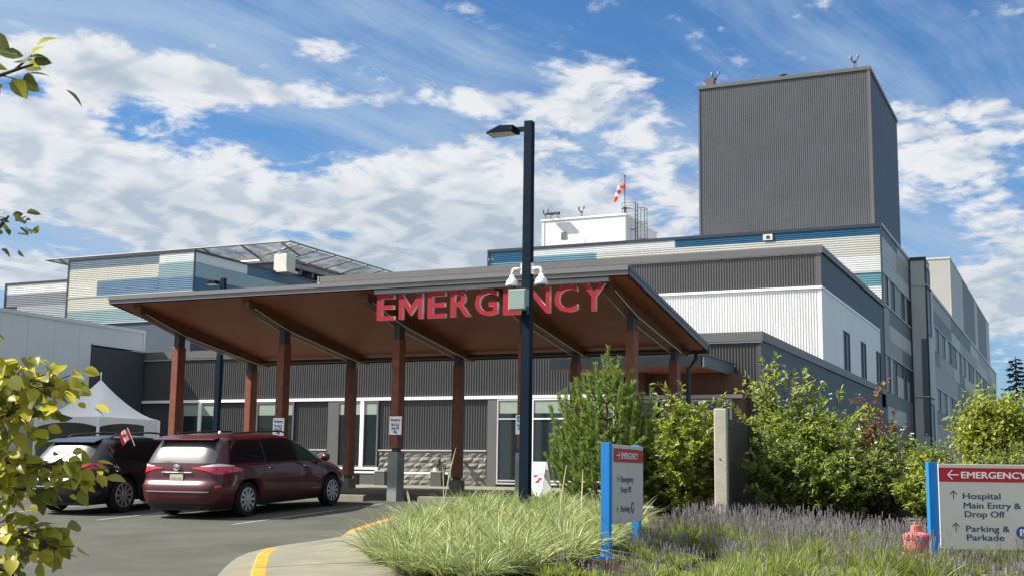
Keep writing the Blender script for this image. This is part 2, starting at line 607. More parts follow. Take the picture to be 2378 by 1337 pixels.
far = mat('far_ground', (.09, .10, .06), .95, var=.25, vscale=.3)
ysg = [-60, -20] + list(np.arange(0, 30, 1.0)) + [30, 40, 80, 200, 600, 2500]
vs = []; fs = []
xg = [-2500, -600, -150, -60, -20, 0, 20, 60, 150, 600, 2500]
for y in ysg:
    for x in xg: vs.append((x, y, g_h(y) - .012))
for j in range(len(ysg) - 1):
    for i in range(len(xg) - 1):
        a = j * len(xg) + i
        fs.append((a, a + 1, a + len(xg) + 1, a + len(xg)))
fast_mesh('ground', vs, fs, [far])['kind'] = 'structure'
terrain('parking_lot', lambda x, y: x < -5.4 or y > 24.5 or y < 9.5, -60, 12, -12, 27.52, 73, 80, 0.0, asphalt)
# front sidewalk by the building, real kerb step
mb = MB()
mb.box(-45, 10, 27.5, 37.0, .95, 1.12)
mb.build('sidewalk', concrete)['kind'] = 'structure'

# traffic island: gutter strip, kerb, path, beds
gut = [(-7.4, 9.0), (-8.1, 10.3), (-9.04, 11.75), (-9.79, 12.95), (-10.33, 13.93), (-10.61, 14.71), (-10.77, 15.56), (-10.74, 16.16), (-10.85, 17.21), (-11.23, 18.64),
       (-11.70, 20.2), (-12.2, 21.7), (-12.2, 22.8), (-11.4, 23.6), (-9.5, 24.0), (-5, 24.6), (4, 25.0), (11.9, 25.0)]
kerb = [(-7.05, 9.0), (-7.75, 10.5), (-8.72, 11.96), (-9.55, 13.2), (-10.0, 14.05), (-10.32, 14.85), (-10.42, 15.6), (-10.42, 16.3), (-10.62, 17.1), (-10.98, 18.2),
        (-11.40, 19.9), (-11.85, 21.6), (-11.85, 22.6), (-11.2, 23.3), (-9.4, 23.7), (-5, 24.3), (4, 24.7), (11.9, 24.7)]


def dense(pts, step=.25):
    out = []
    P = [Vector((p[0], p[1], 0)) for p in pts]
    for k in range(len(P) - 1):
        p0, p1, p2, p3 = P[max(k - 1, 0)], P[k], P[k + 1], P[min(k + 2, len(P) - 1)]
        n = max(1, int((p2 - p1).length / step))
        for i in range(n):
            t = i / n
            q = .5 * ((2 * p1) + (p2 - p0) * t + (2 * p0 - 5 * p1 + 4 * p2 - p3) * t * t + (3 * p1 - p0 - 3 * p2 + p3) * t ** 3)
            out.append((q.x, q.y))
    out.append((P[-1].x, P[-1].y))
    return out


def kerb_height(y):     # dropped where the path crosses
    if 14.3 < y < 16.6: return .025
    if 14.0 < y <= 14.3: return .13 - (y - 14.0) / .3 * .105
    if 16.6 <= y < 16.9: return .025 + (y - 16.6) / .3 * .105
    return .13


kd = dense(kerb)
mb = MB(); yel = MB(); con = MB()
kin = []
for k, (x, y) in enumerate(kd):
    a = Vector((kd[max(k - 1, 0)][0], kd[max(k - 1, 0)][1], 0)); b = Vector((kd[min(k + 1, len(kd) - 1)][0], kd[min(k + 1, len(kd) - 1)][1], 0))
    t = (b - a).normalized(); nrm = Vector((t.y, -t.x, 0))     # to the right of travel = inside
    kin.append((x + nrm.x * .17, y + nrm.y * .17))
for k in range(len(kd) - 1):
    (x, y), (x2, y2) = kd[k], kd[k + 1]
    (u, v), (u2, v2) = kin[k], kin[k + 1]
    z, z2 = g_h(y) - .02, g_h(y2) - .02
    h, h2 = g_h(y) + kerb_height(y), g_h(y2) + kerb_height(y2)
    ym = (y + y2) / 2
    tgt = yel if (ym < 14.25 or 16.75 < ym < 19.6) else con
    e = (x - u) * .12, (y - v) * .12
    e2 = (x2 - u2) * .12, (y2 - v2) * .12
    tgt.poly([(x, y, z), (x - e[0], y - e[1], h - .012), (x2 - e2[0], y2 - e2[1], h2 - .012), (x2, y2, z2)])
    tgt.poly([(x - e[0], y - e[1], h - .012), (x - 2 * e[0], y - 2 * e[1], h), (x2 - 2 * e2[0], y2 - 2 * e2[1], h2), (x2 - e2[0], y2 - e2[1], h2 - .012)])
    tgt.poly([(x - 2 * e[0], y - 2 * e[1], h), (u, v, h), (u2, v2, h2), (x2 - 2 * e2[0], y2 - 2 * e2[1], h2)])
con.build('kerb', concrete)['kind'] = 'structure'
yel.build('yellow_kerb', yellow_paint)['kind'] = 'structure'
gd = dense(gut)
mb = MB()
m_ = min(len(gd), len(kd))
for k in range(len(kd) - 1):
    # nearest gutter points by fraction
    def gp(i):
        f = i / (len(kd) - 1) * (len(gd) - 1); a = int(f); t = f - a
        b = min(a + 1, len(gd) - 1)
        return (gd[a][0] * (1 - t) + gd[b][0] * t, gd[a][1] * (1 - t) + gd[b][1] * t)
    a, b = gp(k), gp(k + 1)
    c, d = kd[k + 1], kd[k]
    mb.poly([(a[0], a[1], g_h(a[1]) + .006), (d[0], d[1], g_h(d[1]) + .012), (c[0], c[1], g_h(c[1]) + .012), (b[0], b[1], g_h(b[1]) + .006)])
mb.build('gutter', concrete)['kind'] = 'structure'


def in_poly(x, y, P):
    ins = False
    n = len(P); j = n - 1
    for i in range(n):
        xi, yi = P[i]; xj, yj = P[j]
        if (yi > y) != (yj > y) and x < (xj - xi) * (y - yi) / (yj - yi) + xi: ins = not ins
        j = i
    return ins


# island path: rows spanning from the kerb's inner line to the right
mb = MB()
ylist = [k for k in np.arange(9.0, 24.6, .15)]


def kerb_x(y):
    best = None
    for k in range(len(kin) - 1):
        (x, yy), (x2, y2) = kin[k], kin[k + 1]
        if (yy - y) * (y2 - y) <= 0 and abs(y2 - yy) > 1e-9:
            xx = x + (x2 - x) * (y - yy) / (y2 - yy)
            best = xx if best is None else min(best, xx)
    return best


rows = [(y, kerb_x(y)) for y in ylist]
rows = [(y, x) for y, x in rows if x is not None]
for (ya, xa), (yb, xb) in zip(rows[:-1], rows[1:]):
    def pz(x, y, xk):
        t = min(1, max(0, (x - xk) / .9))
        hk = kerb_height(y) - .002
        return g_h(y) + hk * (1 - t) + .128 * t
    st_ = [0, .25, .6, .95]
    for s0, s1 in zip(st_[:-1], st_[1:]):
        mb.poly([(xa + s0, ya, pz(xa + s0, ya, xa)), (xa + s1, ya, pz(xa + s1, ya, xa)), (xb + s1, yb, pz(xb + s1, yb, xb)), (xb + s0, yb, pz(xb + s0, yb, xb))])
    mb.poly([(xa + .95, ya, g_h(ya) + .128), (max(xa + .95, -5.2), ya, g_h(ya) + .128), (max(xb + .95, -5.2), yb, g_h(yb) + .128), (xb + .95, yb, g_h(yb) + .128)])
mb.build('island_path', concrete, merge=True)['kind'] = 'structure'
mb = MB()   # one tooled joint across the path
mb.poly([(-8.60, 11.70, g_h(11.7) + .1325), (-8.585, 11.68, g_h(11.68) + .1325), (-7.60, 12.98, g_h(12.98) + .1325), (-7.615, 13.0, g_h(13) + .1325)])
mb.poly([(-10.2, 16.9, g_h(16.9) + .1325), (-10.2, 16.88, g_h(16.88) + .1325), (-9.4, 16.5, g_h(16.5) + .1325), (-9.4, 16.52, g_h(16.52) + .1325)])
mb.build('path_joint', mat('dark_joint_gap', (.10, .09, .075), .9))['kind'] = 'structure'  # dark strips for the tooled joints
bedP = [(-5.6, 9.0), (-6.0, 10.9), (-6.37, 11.79), (-6.85, 12.13), (-7.46, 12.7), (-7.91, 13.23), (-8.4, 14.28), (-9.2, 16.0), (-9.7, 17.4), (-10.1, 18.8), (-10.6, 20.4), (-10.6, 21.6), (-9.6, 22.6), (-5, 23.3), (4, 23.6), (11.5, 23.6), (11.5, 9.0)]
mb = MB()
bd = dense(bedP[:15], .4) + [(11.5, 23.6), (11.5, 9.0)]
ys_ = np.arange(9.0, 23.6, .3)


def bed_x(y):
    xs_ = []
    for k in range(len(bd) - 1):
        (x, yy), (x2, y2) = bd[k], bd[k + 1]
        if (yy - y) * (y2 - y) <= 0 and abs(y2 - yy) > 1e-9:
            xs_.append(x + (x2 - x) * (y - yy) / (y2 - yy))
    return min(xs_) if xs_ else None


prev = None
for y in ys_:
    x = bed_x(y)
    if x is None: continue
    if prev:
        xa_ = [prev[1]] + [-4.99, 0, 6, 11.5]; xb_ = [x] + [-4.99, 0, 6, 11.5]
        for q in range(4):
            mb.poly([(xa_[q], prev[0], bed_z(xa_[q], prev[0])), (xa_[q + 1], prev[0], bed_z(xa_[q + 1], prev[0])), (xb_[q + 1], y, bed_z(xb_[q + 1], y)), (xb_[q], y, bed_z(xb_[q], y))])
    prev = (y, x)
mb.build('planting_bed', soil)['kind'] = 'structure'

# parking stall lines
mb = MB()


def line(x0, y0, x1, y1, w=.10):
    d = Vector((x1 - x0, y1 - y0, 0)); n = Vector((-d.y, d.x, 0)).normalized() * w / 2
    k = 12
    for i in range(k):
        a = Vector((x0, y0, 0)) + d * (i / k); b = Vector((x0, y0, 0)) + d * ((i + 1) / k)
        mb.poly([(a.x + n.x, a.y + n.y, g_h(a.y) + .005), (b.x + n.x, b.y + n.y, g_h(b.y) + .005), (b.x - n.x, b.y - n.y, g_h(b.y) + .005), (a.x - n.x, a.y - n.y, g_h(a.y) + .005)])


line(-14.0, 18.6, -14.1, 24.1); line(-17.1, 18.5, -17.2, 24.1); line(-20.2, 18.4, -20.3, 24.1); line(-23.3, 18.4, -23.4, 24.1)
mb.build('parking_marking', white_line)['kind'] = 'structure'

# ------------------------------------------------------------------ buildings
FY = (0, -1, 0)      # street-side normal
FX = (1, 0, 0)       # right-side normal
XR = -8.59
RP = .095             # rib pitch


def window(parent, axis, a0, a1, z0, z1, plane, frame_m, pane_m, mull=(), rail=(), fr=.05, name='window', blind_z=None):
    """framed window on a wall: axis 'y' faces -Y at y=plane, axis 'x' faces +X at x=plane"""
    f = MB()

    def bx(m, u0, u1, w0, w1, d0, d1):
        if axis == 'y': m.box(u0, u1, plane - d1, plane - d0, w0, w1)
        else: m.box(plane + d0, plane + d1, u0, u1, w0, w1)
    bx(f, a0, a1, z0, z0 + fr, .0, .05); bx(f, a0, a1, z1 - fr, z1, .0, .05)
    bx(f, a0, a0 + fr, z0 + fr, z1 - fr, .0, .05); bx(f, a1 - fr, a1, z0 + fr, z1 - fr, .0, .05)
    for q in mull: bx(f, q - fr * .5, q + fr * .5, z0 + fr, z1 - fr, .0, .048)
    for q in rail: bx(f, a0 + fr, a1 - fr, q - fr * .45, q + fr * .45, .0, .046)
    w = f.build(name, frame_m, parent)
    p = MB(); bx(p, a0 + fr * .5, a1 - fr * .5, z0 + fr * .5, z1 - fr * .5, .004, .018)
    p.build('pane', pane_m, w)
    if blind_z is not None:
        b = MB(); bx(b, a0 + fr, a1 - fr, blind_z, z1 - fr, .019, .024)
        b.build('blind', blind, w)
    return w


# --- emergency wing (low building with the glazed entrance)
ed = thing('emergency_wing', 'low dark grey ribbed wing with white strip and stone base behind the canopy', 'building', (-20, 37, 1.1))
mb = MB(); mb.box(-46, XR - .03, 37.05, 47.1, .6, 5.6)
mb.build('wall_core', grey_side, ed)
mb = MB()
mb.ribs((-46, 37.04, 0), (1, 0, 0), 46 + XR - .12, 4.10, 5.62, RP, .022, FY)
segs = [(-46, -30.42), (-28.80, -27.05), (-25.33, -23.95), (-21.86, -17.75)]
for a, b in segs: mb.ribs((a, 37.04, 0), (1, 0, 0), b - a, 2.30, 3.97, RP, .022, FY)
mb.ribs((-10.3, 37.04, 0), (1, 0, 0), 10.3 + XR - .12, 1.1, 3.97, RP, .035, FY)
mb.box(XR - .12, XR, 37.0, 37.10, 1.1, 5.62)
mb.build('ribbed_cladding', mat('lower_shaded_cladding', (.060, .060, .061), .55, var=.07, vscale=.6, spec=.3, stain=.12, streak=True), ed)  # grey cladding darkened so its colour carries the wall's shade
mb = MB()
mb.box(XR - .03, XR, 37.1, 47.09, 1.0, 5.62)
mb.box(XR - .03, XR, 47.1, 63.7, 1.0, 5.62)
mb.box(XR - .6, XR - .04, 47.1, 63.7, .9, 5.62)
mb.build('side_cladding', grey_side, ed)
mb = MB()
mb.box(-46, XR + .06, 36.94, 37.06, 5.64, 5.92); mb.box(XR - .06, XR + .06, 37.06, 63.6, 5.64, 5.92)
mb.build('parapet_cap', grey_cap, ed)
mb = MB(); mb.box(-46, XR + .02, 36.965, 37.06, 5.585, 5.637); mb.box(-46, -23.6, 36.955, 36.965, 5.64, 5.70)
mb.build('parapet_drip_trim', grey_trim, ed)
mb = MB(); mb.box(-46, -12.52, 36.93, 37.05, 3.985, 4.085)
mb.build('white_strip', white_trim, ed)
mb = MB(); mb.box(-46, -9.2, 37.06, 46, 5.6, 5.63)
mb.build('roof', roof_mat, ed)

# split-face stone base: real blocks
mb = MB(); lg = MB()
rs = random.Random(3)
for a, b in segs:
    n = 6; hh = (2.255 - 1.10) / n
    for r in range(n):
        x = a - (.2 if r % 2 else 0)
        while x < b - .01:
            x2 = min(x + .4, b); xa = max(x, a)
            if x2 - xa > .05:
                z0, z1 = 1.10 + r * hh + .006, 1.10 + (r + 1) * hh - .006
                nx = 3; grid = []
                for j in range(3):
                    grid.append([(xa + .006 + (x2 - xa - .012) * i / nx, 36.985 - (0 if (i in (0, nx) or j in (0, 2)) else rs.uniform(.012, .05)), z0 + (z1 - z0) * j / 2) for i in range(nx + 1)])
                for j in range(2):
                    for i in range(nx):
                        mb.poly([grid[j][i], grid[j][i + 1], grid[j + 1][i + 1], grid[j + 1][i]])
            x = x2 if x2 < b else b
            if x2 >= b: break
    lg.box(a, b, 36.93, 37.05, 2.258, 2.30)
    mb.box(a, b, 36.992, 37.05, 1.05, 2.258)
stone = mat('split_face_stone', (.19, .183, .162), .9, var=.3, vscale=3.5, bump=.6, bscale=25, spec=.2)
mb.build('stone_base', stone, ed)
lg.build_each('stone_ledge', grey_trim, ed)
for a0, a1, mu in ((-30.36, -28.86, (-29.54,)), (-27.0, -25.38, ()), (-23.55, -21.90, (-22.54,))):
    w = window(ed, 'y', a0, a1, 1.70, 3.975, 36.99, grey_cap, glass, fr=.06, blind_z=3.5)
    if mu:
        s = MB(); s.box(mu[0] - .07, mu[0] + .07, 36.92, 36.99, 1.70, 3.97); s.build('mullion', white_trim, w)
    s = MB(); s.box(a0 - .03, a1 + .03, 36.90, 37.05, 1.62, 1.695); s.build('sill', white_trim, w)
    s = MB(); s.box(a0 - .4, a0 - .01, 36.95, 37.04, 1.12, 3.97); s.build('jamb_panel', grey_cap, w)
    s = MB(); s.box(a0, a1, 36.975, 37.04, 1.12, 1.615); s.build('spandrel', grey_metal, w)
window(ed, 'y', -17.38, -16.13, 1.2, 3.975, 36.99, grey_trim, glass, rail=(3.32, 1.32), fr=.05, name='window', blind_z=3.50)
window(ed, 'y', -16.12, -12.6, 1.2, 3.975, 36.99, white_trim, glass, mull=(-14.35, -13.3), rail=(3.32, 1.32), fr=.05, name='window', blind_z=3.50)
s = MB(); s.box(-17.72, -17.40, 36.95, 37.04, 1.12, 3.97); s.build('jamb_panel', grey_cap, ed)
# fire connection and outlet box on the stone
fc = thing('fire_hose_connection', 'small rusty twin hose connection on the stone base', 'pipe fitting', (-18.6, 36.95, 1.9))
m = MB(); m.tube([(-18.6, 36.96, 1.95), (-18.6, 36.78, 1.95)], .05); m.tube([(-18.72, 36.78, 1.93), (-18.48, 36.78, 1.93)], .05)
m.tube([(-18.70, 36.80, 1.93), (-18.74, 36.66, 1.90)], .045); m.tube([(-18.50, 36.80, 1.93), (-18.46, 36.66, 1.90)], .045)
m.build('fitting', mat('weathered_red_fitting', (.22, .11, .09), .6, var=.3), fc)
ob = thing('outlet_box', 'small dark outlet box on the stone base left of the hose connection', 'electrical box', (-19.55, 36.93, 1.9))
m = MB(); m.box(-19.68, -19.46, 36.88, 36.96, 1.80, 1.98); m.build('box', steel_dark, ob, bevel=.008)
m = MB(); m.box(-19.66, -19.48, 36.872, 36.88, 1.82, 1.96); m.build('lid', grey_cap, ob)

# --- grey and white middle block
mbk = thing('middle_block', 'grey over white ribbed block with three narrow side windows behind the low wing', 'building', (-20, 47.1, 1.1))
mb = MB(); mb.box(-31.2, XR - .04, 47.16, 63.8, .8, 10.2); mb.build('wall_core', grey_side, mbk)
mb = MB(); mb.ribs((-31.2, 47.15, 0), (1, 0, 0), 31.2 + XR - .2, 8.76, 10.0, .105, .035, FY)
mb.box(XR - .2, XR + .0, 47.1, 47.17, 8.76, 10.0); mb.build('grey_ribbed_band', grey_metal, mbk)
mb = MB(); mb.ribs((-31.2, 47.15, 0), (1, 0, 0), 31.2 + XR - .1, 5.6, 8.66, .105, .03, FY); mb.box(XR - .1, XR, 47.11, 47.17, 5.6, 8.66); mb.build('white_ribbed_band', white_metal, mbk)
mb = MB(); mb.box(-31.2, XR + .03, 47.06, 47.16, 8.665, 8.755); mb.box(XR - .03, XR + .03, 47.16, 62.3, 8.665, 8.755)
mb.build('white_band_trim', white_trim, mbk)
mb = MB(); mb.box(XR - .05, XR, 47.17, 63.75, 8.757, 10.0); mb.box(XR - .05, XR, 62.42, 63.75, 5.0, 8.757); mb.build_each('grey_side_cladding', grey_side, mbk)
mb = MB()
edges = [47.17, 51.72, 53.40, 56.2, 57.82, 60.8, 62.42]
for a, b in ((47.17, 51.72), (53.40, 56.2), (57.82, 60.8)): mb.box(XR - .05, XR, a, b, 5.9, 8.663)
for a, b in ((51.72, 53.40), (56.2, 57.82), (60.8, 62.42)): mb.box(XR - .05, XR, a, b, 7.6, 8.663)
mb.build_each('white_side_cladding', mat('white_side_panel', (.62, .66, .67), .5, var=.03, vscale=.5), mbk)
for a, b in ((51.72, 53.40), (56.2, 57.82), (60.8, 62.42)):
    window(mbk, 'x', a, b, 5.93, 7.6, XR - .055, dark_trim, glass_b, mull=((a + b) / 2 - .1,), fr=.06)
mb = MB(); mb.box(-31.26, XR + .08, 47.04, 47.2, 10.03, 10.30); mb.box(XR - .1, XR + .08, 47.2, 63.85, 10.05, 10.30)
mb.build('parapet_cap', grey_cap, mbk)
mb = MB(); mb.box(-31.2, XR + .02, 47.08, 47.17, 10.0, 10.028); mb.box(-31.30, -31.2, 47.04, 47.2, 5.6, 10.31); mb.build_each('parapet_trim', grey_trim, mbk)
mb = MB(); mb.box(-21.55, -21.05, 47.03, 47.12, 9.50, 9.90); v_ = mb.build('vent_cover', grey_cap, mbk)
mb = MB(); mb.box(-21.42, -21.22, 47.02, 47.03, 9.66, 9.84); mb.build('vent_opening', dark_trim, v_)

# --- upper banded ward block
ub = thing('ward_block', 'blue, teal and white banded ward block rising behind the grey and white block', 'building', (-20, 63.85, 1.1))
mb = MB(); mb.box(-30.75, XR - .05, 63.92, 75.2, .8, 14.2); mb.build('wall_core', panel_dark, ub)
mb = MB()
HB = [(-30.75, -27.9, 13.55, 14.2, 0), (-27.9, -19.47, 13.77, 14.2, 1), (-19.47, XR - .06, 13.77, 14.2, 0),
      (-30.75, -27.9, 12.6, 13.55, 2), (-27.9, -24.04, 12.6, 13.77, 2), (-24.04, XR - .06, 12.70, 13.77, 3), (-24.04, XR - .06, 11.92, 12.70, 1),
      (-24.04, XR - .06, 11.15, 11.84, 2), (-24.04, XR - .06, 10.1, 11.15, 1)]
band_names = ['deep_blue_band', 'white_band', 'teal_band', 'cream_band']
for k, (nm, mm) in enumerate(zip(band_names, (blue_metal, white_metal, teal_metal, cream_metal))):
    mb = MB()
    for a, b, z0, z1, i in HB:
        if i == k: mb.ribs((a, 63.90, 0), (1, 0, 0), b - a, z0, z1, .115, .035, FY, vertical=False)
    mb.build_each(nm, mm, ub)
mb = MB(); mb.box(-30.8, XR + .04, 63.82, 63.95, 14.2, 14.36); mb.box(-30.8, -30.7, 63.83, 63.95, 10, 14.2); mb.box(XR - .05, XR + .02, 63.82, 63.95, 5.7, 14.2)
mb.build_each('dark_parapet_trim', dark_trim, ub)
mb = MB(); mb.box(-24, XR + .04, 63.84, 63.92, 11.85, 11.91); mb.box(XR - .02, XR + .05, 63.95, 75.0, 11.83, 11.90); mb.box(XR - .02, XR + .05, 63.95, 75.0, 10.22, 10.29)
mb.box(XR - .02, XR + .05, 63.95, 75.0, 7.70, 7.75); mb.box(XR - .02, XR + .08, 63.95, 75.0, 14.22, 14.36)
mb.build_each('light_string_trim', grey_trim, ub)
# right-hand face: flat panels of four greys, window strips between
PX = [(63.95, 70.1, 13.75, 14.22, 2), (70.1, 75, 13.75, 14.22, 0), (63.95, 69.5, 12.7, 13.75, 0), (69.5, 75, 12.7, 13.75, 1), (63.95, 75, 11.90, 12.7, 0),
      (63.95, 66.0, 8.6, 10.22, 1), (66.0, 75, 9.45, 10.22, 2), (66, 75, 8.6, 9.45, 0), (63.95, 71, 7.75, 8.6, 1), (71, 75, 7.75, 8.6, 2),
      (63.95, 75, 5.15, 5.85, 2), (64.5, 71.8, 4.3, 5.15, 0), (71.8, 75, 4.3, 5.15, 2), (63.95, 75, .9, 4.3, 2)]
for k, (nm, mm) in enumerate(zip(('light_panel', 'mid_panel', 'slate_panel'), (panel_light, panel_mid, panel_dark))):
    mb = MB()
    for a, b, z0, z1, i in PX:
        if i == k: mb.box(XR - .05, XR, a, b - .02, z0, z1 - .012)
    for zlo, zhi in ((10.29, 11.83), (5.85, 7.70)):
        for a, b, i in ((63.95, 64.8, 1), (65.9, 66.8, 0), (68.4, 71.0, 0 if zlo < 8 else 1), (72.6, 73.6, 1)):
            if i == k: mb.box(XR - .05, XR - .002, a, b, zlo, zhi if a < 68 or zlo > 8 else zlo + 1.1)
    mb.build_each('wall_panel', mm, ub)
for zlo, zhi in ((10.30, 11.82), (5.86, 7.69)):
    for a, b in ((64.8, 65.9), (66.8, 68.4), (71.0, 72.6), (73.6, 75.0)):
        window(ub, 'x', a, b, zlo, zhi, XR - .05, dark_trim, glass_b, fr=.07)
mb = MB(); mb.box(-14.62, -14.12, 63.80, 63.9, 13.85, 14.17); v_ = mb.build('vent_cover', cream_metal, ub)
mb = MB(); mb.box(-14.45, -14.27, 63.785, 63.80, 13.93, 14.08); mb.build('vent_opening', dark_trim, v_)
mb = MB(); mb.box(-30.7, XR - .1, 63.96, 75, 14.2, 14.24); mb.build('roof', roof_mat, ub)

# --- stair shaft at the end of that block
ss = thing('stair_shaft', 'narrow light grey stair shaft with dark edges projecting from the right-hand facade', 'building', (-8.1, 76, 1.1))
mb = MB(); mb.box(XR + .10, -7.68, 75.02, 77.6, .9, 14.2); mb.build('wall', panel_light, ss)
mb = MB(); mb.box(XR - .02, XR + .10, 74.98, 77.7, .9, 14.4); mb.box(-7.68, -7.59, 74.98, 75.1, .9, 14.4); mb.box(XR + .10, -7.68, 74.98, 77.6, 14.2, 14.4)
mb.build_each('dark_edge_trim', dark_trim, ss)
mb = MB(); mb.box(XR + .10, -7.55, 74.96, 75.02, 12.72, 12.78); mb.box(XR + .10, -7.55, 74.96, 75.02, 6.2, 6.26); mb.box(-7.66, -7.56, 75.1, 77.6, 12.72, 12.78); mb.box(-7.66, -7.56, 75.1, 77.6, 6.2, 6.26)
mb.build_each('light_string_trim', grey_trim, ss)
mb = MB(); mb.box(-8.0, -7.68, 74.99, 75.02, 4.0, 9.6); mb.build('lower_dark_panel', panel_dark, ss)
for z0, z1 in ((9.9, 13.9), (1.2, 5.9)):
    window(ss, 'x', 75.3, 77.3, z0, z1, -7.68, dark_trim, glass_b, fr=.08)
# --- long ward wing running away from the viewer
lw = thing('long_ward_wing', 'long grey panelled wing with rows of windows receding at the right', 'building', (-12, 120, 1.1))
mb = MB(); mb.box(-30, XR - .06, 77.7, 160, .8, 14.0); mb.build('wall_core', panel_mid, lw)
mb = MB(); mb.box(-30, XR + .06, 77.7, 160.1, 14.0, 14.2); mb.box(XR - .02, XR + .06, 86.8, 160.1, 11.87, 11.95); mb.box(XR - .02, XR + .06, 86.8, 160.1, 7.64, 7.70)
mb.build_each('parapet_trim', grey_trim, lw)
mb = MB(); mb.box(XR - .06, XR + .28, 77.7, 79.5, .9, 14.0); mb.box(XR - .06, XR + .16, 84.5, 86.8, .9, 14.0); mb.build_each('corner_pier', panel_light, lw)
rs = random.Random(12)
PL = {0: MB(), 1: MB(), 2: MB()}
for z0, z1 in ((12.95, 14.0), (11.95, 12.95), (9.25, 10.22), (7.70, 9.25), (5.2, 6.1), (3.9, 5.2)):
    y = 86.8; last = -1
    while y < 160:
        L_ = rs.choice((5, 8, 11, 15, 19)); i = rs.choice([q for q in (0, 0, 1, 1, 2) if q != last]); last = i
        PL[i].box(XR - .06, XR, y, min(y + L_, 160) - .03, z0, z1 - .015); y += L_
for z0, z1 in ((10.22, 11.87), (6.1, 7.64)):
    y = 87.0; k = 0
    while y < 158.5:
        PL[(0, 1, 0, 2)[k % 4]].box(XR - .06, XR - .002, y, y + 2.3, z0, z1)
        y += 4.6; k += 1
for k, (nm, mm) in enumerate(zip(('light_panel', 'mid_panel', 'slate_panel'), (panel_light, panel_mid, panel_dark))):
    PL[k].build_each('wall_panel', mm, lw)
for z0, z1 in ((10.24, 11.86), (6.12, 7.63)):
    y = 89.3
    while y < 158:
        window(lw, 'x', y, y + 2.3, z0, z1, XR - .055, dark_trim, glass_b, fr=.08)
        y += 4.6
# plant room on that wing
pr = thing('long_plant_room', 'tall cream and grey plant room on the roof of the long receding wing', 'building', (-9.4, 120, 14.2))
mb = MB(); mb.box(-22, -9.46, 112.4, 164, 14.0, 20.5); mb.build('wall', mat('cream_grey_panel', (.30, .30, .275), .55, var=.04, vscale=.4), pr)
mb = MB(); mb.box(-9.46, -9.4, 112.4, 125, 14.2, 20.5); mb.box(-9.46, -9.4, 140, 144, 14.2, 20.5); mb.box(-9.46, -9.4, 158.2, 164, 14.2, 20.5); mb.build_each('light_side_panel', panel_light, pr)
mb = MB(); mb.box(-9.46, -9.4, 125, 140, 14.2, 20.5); mb.box(-9.46, -9.4, 144, 158.2, 14.2, 20.5); mb.build_each('dark_side_panel', panel_dark, pr)
mb = MB(); mb.box(-22.05, -9.36, 112.35, 164, 20.5, 20.65); mb.build('parapet_cap', grey_trim, pr)

# --- big grey mechanical tower
tw = thing('mechanical_tower', 'tall plain dark grey ribbed tower above the ward block', 'building', (-14, 67.5, 14.2))
TX0, TX1, TY0, TY1, TZ = -19.13, -9.4, 67.5, 78.9, 23.93
mb = MB(); mb.box(TX0 + .05, TX1 - .06, TY0 + .06, TY1, 14.2, TZ - .2); mb.build('wall_core', grey_side, tw)
mb = MB(); mb.ribs((TX0 + .1, TY0 + .05, 0), (1, 0, 0), TX1 - TX0 - .25, 14.2, TZ - .2, .115, .018, FY)
mb.build('ribbed_front', mat('tower_cladding', (.074, .078, .085), .5, var=.07, vscale=.5, spec=.4, stain=.12, streak=True), tw)
mb = MB(); mb.box(TX1 - .06, TX1 - .04, TY0 + .1, TY1, 14.2, TZ - .2); mb.build('ribbed_side', grey_side, tw)
mb = MB(); mb.box(TX0, TX0 + .1, TY0, TY0 + .08, 14.2, TZ - .2); mb.box(TX1 - .15, TX1, TY0, TY0 + .1, 14.2, TZ - .2); mb.build_each('corner_trim', grey_cap, tw)
mb = MB(); mb.box(TX0 - .03, TX1 + .03, TY0 - .03, TY0 + .15, TZ - .2, TZ); mb.box(TX1 - .12, TX1 + .03, TY0 + .15, TY1, TZ - .2, TZ); mb.build('parapet_cap', grey_cap, tw)
mb = MB(); mb.box(TX0 + .1, TX1 - .15, TY0 + .16, TY1, TZ - .2, TZ - .1); mb.build('roof', roof_mat, tw)


def owl_lamp(x, y, z, label, vent=False, k=.85):
    """obstruction light: a bracket with two round lamps"""
    t = thing('roof_beacon', label, 'roof light', (x, y, z), group='twin lamp beacons on the roofs')
    m = MB(); m.tube([(x, y, z), (x, y, z + .45 * k)], .03 * k); m.tube([(x + .12 * k, y, z), (x + .12 * k, y, z + .4 * k)], .014 * k); m.tube([(x - .22 * k, y, z + .72 * k), (x - .1 * k, y, z + .46 * k), (x + .1 * k, y, z + .46 * k), (x + .22 * k, y, z + .72 * k)], .05 * k)
    m.lathe([(.03 * k, .40 * k), (.13 * k, .42 * k), (.13 * k, .5 * k), (.03 * k, .53 * k)], (x, y, z))
    m.build('bracket', steel_dark, t)
    for s in (-1, 1):
        m = MB(); m.lathe([(.02 * k, -.02 * k), (.09 * k, .0), (.10 * k, .16 * k), (.085 * k, .22 * k), (.02 * k, .24 * k)], (x + s * .22 * k, y, z + .70 * k), 12)
        m.build('lamp', mat('beacon_lamp', (.16, .22, .25), .15, spec=.8), t)
    return t


